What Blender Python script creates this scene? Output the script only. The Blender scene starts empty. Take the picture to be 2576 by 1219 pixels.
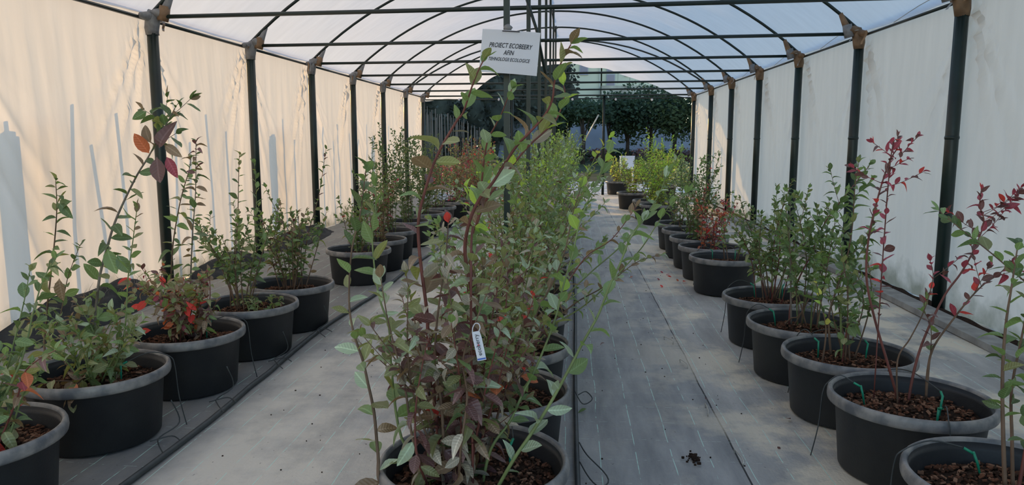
import bpy, bmesh, math, random
from math import sin, cos, pi, radians, sqrt, exp, tan
from mathutils import Vector, Matrix, noise
random.seed(7)
SC = bpy.context.scene
COL = SC.collection
# ------------------------------------------------------------------ camera
FPX, CH = 1853.36, 1.3375
YAW, PITCH, ROLL = 0.079423, 0.138639, -0.00045
fw = Vector((-sin(YAW)*cos(PITCH), cos(YAW)*cos(PITCH), -sin(PITCH)))
rt = Vector((cos(YAW), sin(YAW), 0)); up = rt.cross(fw)
rt, up = rt*cos(ROLL)+up*sin(ROLL), -rt*sin(ROLL)+up*cos(ROLL)
cam = bpy.data.objects.new('camera', bpy.data.cameras.new('camera'))
cam.data.sensor_width = 36; cam.data.lens = FPX/2576*36; cam.data.clip_end = 500
m = Matrix((rt, up, -fw)).transposed().to_4x4(); m.translation = (0, 0, CH)
cam.matrix_world = m; COL.objects.link(cam); SC.camera = cam
# ------------------------------------------------------------------ light
SC.view_settings.view_transform = 'Standard'; SC.view_settings.look = 'None'
SC.view_settings.gamma = 1; SC.view_settings.use_curve_mapping = False
SC.view_settings.exposure = -0.43
w = bpy.data.worlds.new('sky'); SC.world = w; w.use_nodes = True
nt = w.node_tree; bg = nt.nodes['Background']; sky = nt.nodes.new('ShaderNodeTexSky')
sky.sky_type = 'NISHITA'; sky.sun_disc = False
sky.sun_elevation = radians(18); sky.sun_rotation = radians(-35.5)
sky.air_density = 1.0; sky.dust_density = 0.15; sky.ozone_density = 1.6
nt.links.new(sky.outputs[0], bg.inputs[0]); bg.inputs[1].default_value = 0.46
sl = bpy.data.lights.new('sun', 'SUN'); sl.energy = 4.6; sl.angle = radians(0.45); sl.color = (1, .62, .22)
so = bpy.data.objects.new('sun', sl); COL.objects.link(so); so.location = (-10, 14, 12)
so.rotation_euler = Vector((-1, 1.4, .56)).to_track_quat('Z', 'Y').to_euler()

def PX(x, y, Y):
    d = fw + rt*((x-1288)/FPX) - up*((y-609.5)/FPX)
    return Vector((0, 0, CH)) + d*(Y/d.y)
def GZ(x, y, z=0.0):
    d = fw + rt*((x-1288)/FPX) - up*((y-609.5)/FPX)
    return Vector((0, 0, CH)) + d*((z-CH)/d.z)
# ------------------------------------------------------------------ helpers
def newmesh(name, V, F, mats, mi=None, uv=None, smooth=True):
    me = bpy.data.meshes.new(name); me.from_pydata([tuple(v) for v in V], [], F)
    for mm in (mats if isinstance(mats, (list, tuple)) else [mats]): me.materials.append(mm)
    if mi: me.polygons.foreach_set('material_index', mi)
    if uv:
        l = me.uv_layers.new(name='UVMap'); vi = [0]*len(me.loops); me.loops.foreach_get('vertex_index', vi)
        buf = []
        for i in vi: buf += uv[i]
        l.data.foreach_set('uv', buf)
    if smooth: me.polygons.foreach_set('use_smooth', [True]*len(me.polygons))
    me.update(); return me
def ob(name, me, parent=None, loc=None):
    o = bpy.data.objects.new(name, me); COL.objects.link(o)
    if parent is not None: o.parent = parent
    if loc is not None: o.location = loc
    return o
def tag(o, label=None, cat=None, group=None, kind=None):
    if label: o['label'] = label
    if cat: o['category'] = cat
    if group: o['group'] = group
    if kind: o['kind'] = kind
    return o
def thing(name, label, cat, loc=(0, 0, 0), rz=0, group=None):
    o = bpy.data.objects.new(name, None); COL.objects.link(o); o.location = loc; o.rotation_euler = (0, 0, rz)
    o.empty_display_size = .1
    return tag(o, label, cat, group)
def ordinal(n):
    return '%d%s' % (n, 'th' if 10 < n % 100 < 14 else {1: 'st', 2: 'nd', 3: 'rd'}.get(n % 10, 'th'))
class MB:
    def __init__(s): s.V = []; s.F = []; s.M = []
    def box(s, a, b, mi=0, mat=None):
        n = len(s.V); x0, y0, z0 = a; x1, y1, z1 = b
        vs = [Vector(p) for p in ((x0,y0,z0),(x1,y0,z0),(x1,y1,z0),(x0,y1,z0),(x0,y0,z1),(x1,y0,z1),(x1,y1,z1),(x0,y1,z1))]
        if mat: vs = [mat @ v for v in vs]
        s.V += vs
        for f in ((0,3,2,1),(4,5,6,7),(0,1,5,4),(1,2,6,5),(2,3,7,6),(3,0,4,7)):
            s.F.append(tuple(n+i for i in f)); s.M.append(mi)
    def tube(s, pts, rad, seg=8, mi=0, cap=True):
        pts = [Vector(p) for p in pts]; n0 = len(s.V); N = len(pts)
        if not isinstance(rad, (list, tuple)): rad = [rad]*N
        t0 = (pts[1]-pts[0]).normalized(); a = t0.orthogonal().normalized()
        for i in range(N):
            t = (pts[min(i+1, N-1)]-pts[max(i-1, 0)]).normalized()
            a = (a - t*a.dot(t)).normalized(); b = t.cross(a)
            for k in range(seg):
                q = 2*pi*k/seg; s.V.append(pts[i]+(a*cos(q)+b*sin(q))*rad[i])
        for i in range(N-1):
            for k in range(seg):
                k2 = (k+1) % seg
                s.F.append((n0+i*seg+k, n0+i*seg+k2, n0+(i+1)*seg+k2, n0+(i+1)*seg+k)); s.M.append(mi)
        if cap:
            s.F.append(tuple(n0+k for k in range(seg))[::-1]); s.F.append(tuple(n0+(N-1)*seg+k for k in range(seg))); s.M += [mi, mi]
    def lathe(s, prof, seg=40, mi=0, c=(0, 0, 0), wob=None):
        n0 = len(s.V)
        for (r, z) in prof:
            for k in range(seg):
                q = 2*pi*k/seg; s.V.append(Vector((c[0]+r*cos(q), c[1]+r*sin(q), c[2]+z)))
        for i in range(len(prof)-1):
            for k in range(seg):
                k2 = (k+1) % seg
                s.F.append((n0+i*seg+k, n0+i*seg+k2, n0+(i+1)*seg+k2, n0+(i+1)*seg+k)); s.M.append(mi)
    def grid(s, fn, nu, nv, mi=0):
        n0 = len(s.V)
        for i in range(nu+1):
            for j in range(nv+1): s.V.append(Vector(fn(i/nu, j/nv)))
        for i in range(nu):
            for j in range(nv):
                a = n0+i*(nv+1)+j; s.F.append((a, a+nv+1, a+nv+2, a+1)); s.M.append(mi)
    def mesh(s, name, mats, smooth=True): return newmesh(name, s.V, s.F, mats, s.M, None, smooth)
    def build(s, name, mats, parent=None, smooth=True, loc=None):
        if loc is not None:
            L = Vector(loc); s.V = [v-L for v in s.V]
        o = ob(name, s.mesh(name, mats, smooth), parent); 
        if loc is not None: o.location = loc
        return o
def spline(pts, n=6):
    pts = [Vector(p) for p in pts]; out = []
    for i in range(len(pts)-1):
        p0 = pts[max(i-1, 0)]; p1 = pts[i]; p2 = pts[i+1]; p3 = pts[min(i+2, len(pts)-1)]
        for k in range(n):
            t = k/n; out.append(.5*((2*p1)+(p2-p0)*t+(2*p0-5*p1+4*p2-p3)*t*t+(3*p1-p0-3*p2+p3)*t**3))
    out.append(pts[-1]); return out
# ------------------------------------------------------------------ materials
def mat(name, col, rough=.6, spec=.4, metal=0, var=0, nscale=8, bump=0, bscale=40, col2=None, trans=0, tcol=None, objvar=0):
    M = bpy.data.materials.new(name); M.use_nodes = True; n = M.node_tree; L = n.links
    P = n.nodes['Principled BSDF']; out = n.nodes['Material Output']
    P.inputs['Base Color'].default_value = (*col, 1); P.inputs['Roughness'].default_value = rough
    P.inputs['Specular IOR Level'].default_value = spec; P.inputs['Metallic'].default_value = metal
    tc = n.nodes.new('ShaderNodeTexCoord'); src = None
    if var or col2:
        nz = n.nodes.new('ShaderNodeTexNoise'); nz.inputs['Scale'].default_value = nscale; nz.inputs['Detail'].default_value = 6
        L.new(tc.outputs['Object'], nz.inputs['Vector'])
        cr = n.nodes.new('ShaderNodeValToRGB'); L.new(nz.outputs['Fac'], cr.inputs[0])
        c2 = col2 or tuple(c*(1+var) for c in col)
        cr.color_ramp.elements[0].position = .38; cr.color_ramp.elements[1].position = .64
        cr.color_ramp.elements[0].color = (*[c*(1-var) for c in col], 1); cr.color_ramp.elements[1].color = (*c2, 1)
        src = cr.outputs[0]
    if objvar:
        oi = n.nodes.new('ShaderNodeObjectInfo'); mr = n.nodes.new('ShaderNodeMapRange')
        mr.inputs[3].default_value = 1-objvar; mr.inputs[4].default_value = 1+objvar
        L.new(oi.outputs['Random'], mr.inputs[0])
        hs = n.nodes.new('ShaderNodeHueSaturation'); hs.inputs['Color'].default_value = (*col, 1)
        if src: L.new(src, hs.inputs['Color'])
        L.new(mr.outputs[0], hs.inputs['Value']); src = hs.outputs[0]
    if src: L.new(src, P.inputs['Base Color'])
    if bump:
        nb = n.nodes.new('ShaderNodeTexNoise'); nb.inputs['Scale'].default_value = bscale; nb.inputs['Detail'].default_value = 5
        L.new(tc.outputs['Object'], nb.inputs['Vector'])
        b = n.nodes.new('ShaderNodeBump'); b.inputs['Strength'].default_value = bump; b.inputs['Distance'].default_value = .01
        L.new(nb.outputs['Fac'], b.inputs['Height']); L.new(b.outputs[0], P.inputs['Normal'])
    if trans:
        T = n.nodes.new('ShaderNodeBsdfTranslucent'); T.inputs[0].default_value = (*(tcol or col), 1)
        mx = n.nodes.new('ShaderNodeMixShader'); mx.inputs[0].default_value = trans
        L.new(P.outputs[0], mx.inputs[1]); L.new(T.outputs[0], mx.inputs[2]); L.new(mx.outputs[0], out.inputs[0])
    return M
def leafmat(name, col, tcol, trans=.35, rough=.5):
    M = bpy.data.materials.new(name); M.use_nodes = True; n = M.node_tree; L = n.links
    P = n.nodes['Principled BSDF']; out = n.nodes['Material Output']
    P.inputs['Roughness'].default_value = rough-.04; P.inputs['Specular IOR Level'].default_value = .55
    uv = n.nodes.new('ShaderNodeUVMap'); sp = n.nodes.new('ShaderNodeSeparateXYZ'); L.new(uv.outputs[0], sp.inputs[0])
    ab = n.nodes.new('ShaderNodeMath'); ab.operation = 'SUBTRACT'; ab.inputs[1].default_value = .5; L.new(sp.outputs[1], ab.inputs[0])
    aa = n.nodes.new('ShaderNodeMath'); aa.operation = 'ABSOLUTE'; L.new(ab.outputs[0], aa.inputs[0])
    # veins: sin((u - .7|v|) * k)
    m1 = n.nodes.new('ShaderNodeMath'); m1.operation = 'MULTIPLY_ADD'; m1.inputs[1].default_value = -.75
    L.new(aa.outputs[0], m1.inputs[0]); L.new(sp.outputs[0], m1.inputs[2])
    m2 = n.nodes.new('ShaderNodeMath'); m2.operation = 'MULTIPLY'; m2.inputs[1].default_value = 52; L.new(m1.outputs[0], m2.inputs[0])
    m3 = n.nodes.new('ShaderNodeMath'); m3.operation = 'SINE'; L.new(m2.outputs[0], m3.inputs[0])
    b = n.nodes.new('ShaderNodeBump'); b.inputs['Strength'].default_value = .35; b.inputs['Distance'].default_value = .0015
    L.new(m3.outputs[0], b.inputs['Height']); L.new(b.outputs[0], P.inputs['Normal'])
    mr = n.nodes.new('ShaderNodeMapRange'); mr.inputs[1].default_value = .012; mr.inputs[2].default_value = .035
    L.new(aa.outputs[0], mr.inputs[0])
    mid = n.nodes.new('ShaderNodeMix'); mid.data_type = 'RGBA'
    mid.inputs['A'].default_value = (*[min(1, c*1.5+.03) for c in col], 1); mid.inputs['B'].default_value = (*col, 1)
    L.new(mr.outputs[0], mid.inputs['Factor'])
    oi = n.nodes.new('ShaderNodeObjectInfo'); v = n.nodes.new('ShaderNodeMapRange'); v.inputs[3].default_value = .7; v.inputs[4].default_value = 1.3
    L.new(oi.outputs['Random'], v.inputs[0])
    hs = n.nodes.new('ShaderNodeHueSaturation'); L.new(v.outputs[0], hs.inputs['Value']); L.new(mid.outputs['Result'], hs.inputs['Color'])
    L.new(hs.outputs[0], P.inputs['Base Color'])
    T = n.nodes.new('ShaderNodeBsdfTranslucent'); T.inputs[0].default_value = (*tcol, 1)
    mx = n.nodes.new('ShaderNodeMixShader'); mx.inputs[0].default_value = trans
    L.new(P.outputs[0], mx.inputs[1]); L.new(T.outputs[0], mx.inputs[2]); L.new(mx.outputs[0], out.inputs[0])
    return M
LM = {
 'green': leafmat('leaf_green', (0.209, 0.303, 0.136), (0.352, 0.544, 0.096)),
 'olive': leafmat('leaf_olive', (0.303, 0.320, 0.160), (0.433, 0.480, 0.096)),
 'dark': leafmat('leaf_dark_green', (0.120, 0.184, 0.079), (0.224, 0.352, 0.064), .25),
 'pale': leafmat('leaf_pale_green_sheen', (0.463, 0.561, 0.399), (0.480, 0.640, 0.256), .3, .6),  # green lifted paler to paint in sky sheen on the leaf tops
 'taupe': leafmat('leaf_taupe_sheen', (0.480, 0.416, 0.320), (0.384, 0.352, 0.160), .2, .6),  # grey-brown leaf tops: reflected sky put into the leaf colour
 'bright': leafmat('leaf_bright_green', (0.433, 0.704, 0.128), (0.719, 0.920, 0.113), .5),
 'yellow': leafmat('leaf_yellow', (0.800, 0.768, 0.160), (0.920, 0.920, 0.160), .45),
 'bronze': leafmat('leaf_bronze', (0.303, 0.209, 0.136), (0.384, 0.273, 0.096), .3),
 'maroon': leafmat('leaf_maroon', (0.192, 0.104, 0.096), (0.288, 0.079, 0.056), .2),
 'rose': leafmat('leaf_dusky_red', (0.416, 0.096, 0.128), (0.719, 0.079, 0.113), .3),
 'red': leafmat('leaf_red', (0.920, 0.079, 0.064), (0.920, 0.113, 0.079), .45),
 'orange': leafmat('leaf_orange', (0.672, 0.209, 0.096), (0.920, 0.241, 0.079), .4),
}
M_stem = {'green': mat('stem_green', (.19, .24, .09), .5, var=.2), 'red': mat('stem_red', (.17, .055, .045), .5, var=.25),
          'brown': mat('stem_brown', (.16, .1, .065), .7, var=.3), 'grey': mat('stem_grey', (.2, .17, .14), .8, var=.25)}
M_pot = mat('black_pot_plastic', (.016, .018, .021), .5, .4, col2=(.026, .028, .03), nscale=6, bump=.08, bscale=120)
M_rim = mat('dusty_highlit_pot_rim', (.11, .115, .125), .42, .5, col2=(.27, .255, .24), nscale=14, bump=.1, bscale=90)  # paler blotches are dust, raised to paint in the rim's warm highlight
M_soil = mat('dark_soil', (.035, .022, .016), .95, .1, var=.4, nscale=60, bump=.8, bscale=120)
M_chip = [mat('bark_chip_brown', (.13, .055, .03), .85, .2, var=.35, nscale=30), mat('bark_chip_dark', (.05, .028, .018), .9, .15), mat('bark_chip_pale', (.26, .14, .085), .85, .2)]
M_green = mat('green_painted_steel', (.006, .018, .016), .38, .5, var=.3, nscale=5)
M_tape = mat('brown_packing_tape', (.30, .19, .11), .45, .5, var=.25, nscale=18, trans=.35, tcol=(.5, .3, .15))
M_wrap = mat('cloudy_plastic_wrap', (.30, .30, .31), .35, .5, var=.2, nscale=25, bump=.5, bscale=30, trans=.3, tcol=(.4, .4, .4))
M_hose = mat('black_hose_plastic', (.035, .042, .045), .5, .5, col2=(.06, .065, .065), nscale=12)
M_drip = mat('green_drip_plastic', (.01, .26, .15), .4, .5)
M_paper = mat('white_paper', (.88, .89, .95), .6, .3, trans=.25, tcol=(.7, .72, .78))
M_ink = mat('black_ink', (.02, .02, .03), .6)
M_metal = mat('galvanised_steel', (.55, .54, .5), .35, .5, metal=.8)
M_blue = mat('blue_print', (.06, .14, .5), .5); M_redp = mat('red_print', (.6, .05, .08), .5)
M_conc = mat('concrete', (.35, .34, .32), .9, .2, var=.2, nscale=7, bump=.3)
M_stake2 = mat('dull_stake', (.13, .12, .105), .9, .2)
M_stake = mat('weathered_stake', (.30, .27, .23), .9, .2, var=.25, nscale=9)

def film_mat(name, col, tcol, tr=.62, dirt=None):
    M = bpy.data.materials.new(name); M.use_nodes = True; n = M.node_tree; L = n.links
    P = n.nodes['Principled BSDF']; out = n.nodes['Material Output']
    P.inputs['Roughness'].default_value = .45; P.inputs['Specular IOR Level'].default_value = .25
    tc = n.nodes.new('ShaderNodeTexCoord')
    mp = n.nodes.new('ShaderNodeMapping'); mp.inputs['Scale'].default_value = (1, 3.2, .35); L.new(tc.outputs['Object'], mp.inputs[0])
    nz = n.nodes.new('ShaderNodeTexNoise'); nz.inputs['Scale'].default_value = 3; nz.inputs['Detail'].default_value = 7; L.new(mp.outputs[0], nz.inputs['Vector'])
    cr = n.nodes.new('ShaderNodeValToRGB'); L.new(nz.outputs['Fac'], cr.inputs[0])
    cr.color_ramp.elements[0].position = .3; cr.color_ramp.elements[0].color = (*[c*.93 for c in col], 1)
    cr.color_ramp.elements[1].position = .7; cr.color_ramp.elements[1].color = (*col, 1)
    csrc = cr.outputs[0]
    if dirt:   # moss and dust splashed up along the foot of the film
        sp = n.nodes.new('ShaderNodeSeparateXYZ'); L.new(tc.outputs['Object'], sp.inputs[0])
        n2 = n.nodes.new('ShaderNodeTexNoise'); n2.inputs['Scale'].default_value = 5; n2.inputs['Detail'].default_value = 8; L.new(tc.outputs['Object'], n2.inputs['Vector'])
        ma = n.nodes.new('ShaderNodeMath'); ma.operation = 'MULTIPLY_ADD'; ma.inputs[1].default_value = -.55
        L.new(n2.outputs['Fac'], ma.inputs[0]); L.new(sp.outputs[2], ma.inputs[2])
        mr = n.nodes.new('ShaderNodeMapRange'); mr.inputs[1].default_value = -.28; mr.inputs[2].default_value = -.04; mr.inputs[3].default_value = .7; mr.inputs[4].default_value = 0
        L.new(ma.outputs[0], mr.inputs[0])
        mx = n.nodes.new('ShaderNodeMix'); mx.data_type = 'RGBA'; mx.inputs['B'].default_value = (*dirt, 1)
        L.new(mr.outputs[0], mx.inputs['Factor']); L.new(csrc, mx.inputs['A']); csrc = mx.outputs['Result']
    L.new(csrc, P.inputs['Base Color'])
    b = n.nodes.new('ShaderNodeBump'); b.inputs['Strength'].default_value = .25; b.inputs['Distance'].default_value = .01
    L.new(nz.outputs['Fac'], b.inputs['Height']); L.new(b.outputs[0], P.inputs['Normal'])
    T = n.nodes.new('ShaderNodeBsdfTranslucent'); L.new(b.outputs[0], T.inputs['Normal'])
    mt = n.nodes.new('ShaderNodeMix'); mt.data_type = 'RGBA'; mt.blend_type = 'MULTIPLY'; mt.inputs['Factor'].default_value = 1
    L.new(csrc, mt.inputs['A']); mt.inputs['B'].default_value = (*tcol, 1); L.new(mt.outputs['Result'], T.inputs[0])
    mx = n.nodes.new('ShaderNodeMixShader'); mx.inputs[0].default_value = tr
    L.new(P.outputs[0], mx.inputs[1]); L.new(T.outputs[0], mx.inputs[2]); L.new(mx.outputs[0], out.inputs[0])
    return M
M_film = film_mat('white_film', (.88, .86, .83), (1, 1, 1), .63)
M_filmw = film_mat('white_film_wall', (.92, .82, .73), (1, 1, 1), .58, dirt=(.16, .16, .09))

# floor: woven ground cover with tracer threads, dust and a darker clean strip
def floor_mat():
    M = bpy.data.materials.new('woven_ground_cover'); M.use_nodes = True; n = M.node_tree; L = n.links
    P = n.nodes['Principled BSDF']; P.inputs['Roughness'].default_value = .62; P.inputs['Specular IOR Level'].default_value = .4
    tc = n.nodes.new('ShaderNodeTexCoord'); sp = n.nodes.new('ShaderNodeSeparateXYZ'); L.new(tc.outputs['Object'], sp.inputs[0])
    def nz(sc, det=6, vec=None, rough=.6):
        a = n.nodes.new('ShaderNodeTexNoise'); a.inputs['Scale'].default_value = sc; a.inputs['Detail'].default_value = det; a.inputs['Roughness'].default_value = rough
        L.new(vec or tc.outputs['Object'], a.inputs['Vector']); return a.outputs['Fac']
    def mth(op, a, b=None, c=None):
        q = n.nodes.new('ShaderNodeMath'); q.operation = op
        for i, s in enumerate((a, b, c)):
            if s is None: continue
            if isinstance(s, (int, float)): q.inputs[i].default_value = s
            else: L.new(s, q.inputs[i])
        return q.outputs[0]
    def mixc(f, a, b):
        q = n.nodes.new('ShaderNodeMix'); q.data_type = 'RGBA'
        if isinstance(f, (int, float)): q.inputs['Factor'].default_value = f
        else: L.new(f, q.inputs['Factor'])
        for k, s in (('A', a), ('B', b)):
            if isinstance(s, tuple): q.inputs[k].default_value = (*s, 1)
            else: L.new(s, q.inputs[k])
        return q.outputs['Result']
    def rng(v, a, b, c=0, d=1):
        q = n.nodes.new('ShaderNodeMapRange'); L.new(v, q.inputs[0])
        for i, s in enumerate((a, b, c, d)): q.inputs[i+1].default_value = s
        return q.outputs[0]
    X, Y = sp.outputs[0], sp.outputs[1]
    mp = n.nodes.new('ShaderNodeMapping'); mp.inputs['Scale'].default_value = (3, .6, 1); L.new(tc.outputs['Object'], mp.inputs[0])
    base = mixc(rng(nz(2.2, 8, mp.outputs[0]), .35, .7), (.30, .295, .285), (.50, .485, .46))
    dark = mixc(rng(nz(3, 8, mp.outputs[0]), .35, .7), (.22, .225, .23), (.38, .38, .375))
    edge = mth('ADD', X, mth('MULTIPLY', mth('SUBTRACT', nz(1.4, 3), .5), .02))
    inR = mth('MULTIPLY', rng(edge, -.02, .02), rng(edge, .715, .73, 1, 0))
    c = mixc(inR, base, dark)
    c = mixc(mth('MULTIPLY', rng(mth('ADD', X, mth('MULTIPLY', mth('SUBTRACT', nz(1.6, 6), .5), .5)), -1.75, -1.55, 1, 0), .75), c, (.15, .155, .155))  # left of the hose: shade by the pots painted in with darker cloth
    seam = mth('LESS_THAN', mth('ABSOLUTE', mth('SUBTRACT', edge, .722)), .004)
    c = mixc(seam, c, (.03, .03, .03))
    dust = rng(nz(1.25, 10, None, .64), .47, .56)
    dustR = mth('MULTIPLY', dust, rng(X, .35, .95, .1, 1))
    c = mixc(mth('MULTIPLY', dustR, .75), c, (.80, .70, .54))
    dl = mth('MULTIPLY', rng(nz(.9, 9, None, .66), .44, .58), mth('MULTIPLY', rng(X, -.7, -.1, .8, 0), rng(X, -1.75, -1.5, 0, 1)))
    c = mixc(dl, c, (.75, .69, .59))
    sp1 = rng(nz(34, 3), .70, .74)
    c = mixc(mth('MULTIPLY', sp1, .7), c, (.04, .025, .018))
    # tracer threads every 15 cm along, 30 cm across, slightly broken
    wob = mth('MULTIPLY', mth('SUBTRACT', nz(1.1, 2), .5), .05)
    fx = mth('FRACT', mth('MULTIPLY', mth('ADD', mth('ADD', X, wob), 20.0), 1/.152))
    lx = mth('MULTIPLY', mth('LESS_THAN', mth('ABSOLUTE', mth('SUBTRACT', fx, .5)), .011), rng(nz(9, 2), .42, .5))
    fy = mth('FRACT', mth('MULTIPLY', mth('ADD', mth('ADD', Y, wob), 20.0), 1/.21))
    ly = mth('MULTIPLY', mth('LESS_THAN', mth('ABSOLUTE', mth('SUBTRACT', fy, .5)), .008), rng(nz(28, 2), .5, .56))
    c = mixc(mth('MULTIPLY', lx, .75), c, (.55, .85, .74))
    c = mixc(mth('MULTIPLY', ly, .5), c, (.6, .7, .64))
    L.new(c, P.inputs['Base Color'])
    wv = mth('ADD', mth('MULTIPLY', nz(70, 3), .35), mth('MULTIPLY', nz(3, 6, mp.outputs[0]), 1.2))
    b = n.nodes.new('ShaderNodeBump'); b.inputs['Strength'].default_value = .35; b.inputs['Distance'].default_value = .02
    L.new(wv, b.inputs['Height']); L.new(b.outputs[0], P.inputs['Normal'])
    return M
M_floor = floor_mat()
M_grass = mat('rough_grass', (.035, .05, .02), .95, .1, col2=(.08, .08, .04), nscale=1.5, bump=.8, bscale=12)

# ------------------------------------------------------------------ setting
XL, XR, EZ, AZ = -3.697, 2.937, 2.398, 3.699
XC = (XL+XR)/2; HW = (XR-XL)/2; RISE = AZ-EZ; RAD = (HW*HW+RISE*RISE)/(2*RISE)
YL = [6.376+2*i for i in range(-4, 7)]; YR = [5.949+2*i for i in range(-4, 7)]
YL[3] = 4.05; YL[-1] = 18.30; YR[-1] = 18.15
def arcz(x): return AZ-RAD+sqrt(max(0, RAD*RAD-(x-XC)**2))
def struct(mb, name, mats, smooth=True): return tag(mb.build(name, mats, None, smooth), kind='structure')
# ground cover inside, slightly uneven
def fz(x, y): return .012*noise.noise(Vector((x*1.3, y*.8, 0)))+.004*noise.noise(Vector((x*6, y*3, 5)))-.006
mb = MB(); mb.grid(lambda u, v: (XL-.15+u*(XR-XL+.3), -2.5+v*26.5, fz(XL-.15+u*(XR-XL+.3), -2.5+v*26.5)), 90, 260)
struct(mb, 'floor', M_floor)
mb = MB(); mb.grid(lambda u, v: (-80+160*u, -20+170*v, -.05), 8, 8); struct(mb, 'floor_outside', M_grass)

def fold(y, z, nodes, seed):
    """inward displacement of the hanging film at (y, z)"""
    d = 0; h = EZ-z
    for i, yn in enumerate(nodes):
        dy = y-yn
        if abs(dy) > 1.3: continue
        r = sqrt(dy*dy+h*h)+.02; a = math.atan2(dy, h+.03)
        ph = i*2.1+seed
        env = exp(-r/.9)*min(1, r/.15)
        side = exp(-((abs(a)-.42)/.30)**2)
        cz = 1-abs(sin(a*15+ph)); cz2 = 1-abs(sin(a*27+ph*1.7))
        d += .13*env*side*(cz**3*.8+cz2**3*.5-.3)
        d += .016*exp(-abs(dy)/.10)*min(1, h/.3)
    d += .006*(1-abs(sin(y*19+3*sin(z*.9+y*.7))))**4*min(1, h/.4)
    d += .010*sin(y*5.1+seed+1.5*sin(z*.7))*min(1, h/.8)+.004*sin(y*23+2*sin(z*1.3+y))*min(1, h/.6)
    d += .012*noise.noise(Vector((y*1.2, z*.8, seed)))
    return d
def wall(name, X, nodes, sgn, seed):
    y0, y1 = nodes[0], nodes[-1]
    def fn(u, v):
        z = EZ+.055-v*(EZ+.055)
        ye = y1+.1+(EZ-z)*.42
        y = y0+u*(ye-y0)
        # scalloped along the rail
        return (X+sgn*(.055-fold(y, z, nodes, seed)), y, z)
    mb = MB(); mb.grid(fn, 820, 60); return struct(mb, name, M_filmw)
wall('wall_left', XL, YL, -1, .4); wall('wall_right', XR, YR, 1, 2.2)
# roof film: bays between hoops plus the loose, ragged overhang at the far end
mb = MB()
def roof_pt(a, t, yl, yr, sag, over=0):
    x = XC+(HW+.05)*a; k = (a+1)/2
    y = (yl[0]*(1-k)+yr[0]*k)*(1-t)+(yl[1]*(1-k)+yr[1]*k)*t
    z = arcz(min(max(x, XL), XR))+.035-sag*sin(pi*t)*(.4+.6*(1-a*a))
    z += .006*sin(9*y+4*x)*sin(pi*t)+.012*noise.noise(Vector((x*2, y*1.5, 3)))*sin(pi*t)
    cr = exp(-((t-.5)/.5)**2)*.010*sin((x*3+y)*11)*(1-abs(a))**.5
    return (x, y, z+cr*sin(pi*t))
for i in range(len(YL)-1):
    mb.grid(lambda u, v, i=i: roof_pt(-1+2*u, v, (YL[i], YL[i+1]), (YR[i], YR[i+1]), .05), 90, 14)
def over(u, v):
    a = -1+2*u; x = XC+(HW+.05)*a; k = (a+1)/2; y0 = YL[-1]*(1-k)+YR[-1]*k
    L = 1.15*(max(0, 1-abs(a)**4))**.6+.10*noise.noise(Vector((a*6, 0, 1)))*(1-abs(a))+.05+.05*sin(a*31)*(1-abs(a))
    if a < 0: L += .55*exp(-((a+.72)/.17)**2)
    return (x, y0+L*v, arcz(min(max(x, XL), XR))+.035-.40*L*v**1.6+.02*sin(a*20)*v)
mb.grid(over, 90, 8)
struct(mb, 'ceiling', M_film)
# edging board, soil strip along the right foot
mb = MB(); mb.grid(lambda u, v: (2.83+.12*u, 2+v*16, .012+.03*noise.noise(Vector((u*3, v*60, 2)))+.02*sin(pi*u)), 6, 300)
tag(mb.build('soil_strip', M_soil), 'dark crumbly soil strip between edging boards and right plastic wall', 'soil', kind='stuff')
e = thing('edging_board', 'long grey flat edging boards laid along the right plastic wall', 'edging', (2.75, 2, 0))
for k in range(7):
    y = 2+k*2.3; mb = MB(); mb.box((2.665, y, 0.0), (2.825, y+2.28, .045)); mb.build('board', mat('board_fabric_%d' % k, (.30, .295, .28), .8, .2, var=.2, nscale=8, bump=.2), e, False, (2.75, 2, 0)).location = (0, 0, 0)

# ------------------------------------------------------------------ steel frame
fr = thing('tunnel_frame', 'dark green steel tube frame of posts, hoops and tie bars carrying the white film', 'frame', (XC, 6, 0))
fo = Vector((XC, 6, 0))
def fpart(mb, name, parent=None, m_=None):
    o = mb.build(name, m_ or M_green, None, True, None)
    par = parent or fr
    # geometry is in world space; shift it into the frame's space
    o.data.transform(Matrix.Translation(-fo)); o.parent = par; return o
def lump(c, r, seed, sx=1, sy=1, sz=1, n=2):
    bm = bmesh.new(); bmesh.ops.create_icosphere(bm, subdivisions=n, radius=1)
    for v in bm.verts:
        q = v.co*1.7+Vector((seed*3.1, seed, 0)); k = r*(1+.45*noise.noise(q)+.2*noise.noise(q*3))
        v.co = Vector((v.co.x*sx*k, v.co.y*sy*k, v.co.z*sz*k))+Vector(c)
    V = [v.co.copy() for v in bm.verts]; F = [[v.index for v in f.verts] for f in bm.faces]; bm.free(); return V, F
def addlump(mb, *a, **k):
    V, F = lump(*a, **k); n = len(mb.V); mb.V += V; mb.F += [tuple(n+i for i in f) for f in F]; mb.M += [0]*len(F)
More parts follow.
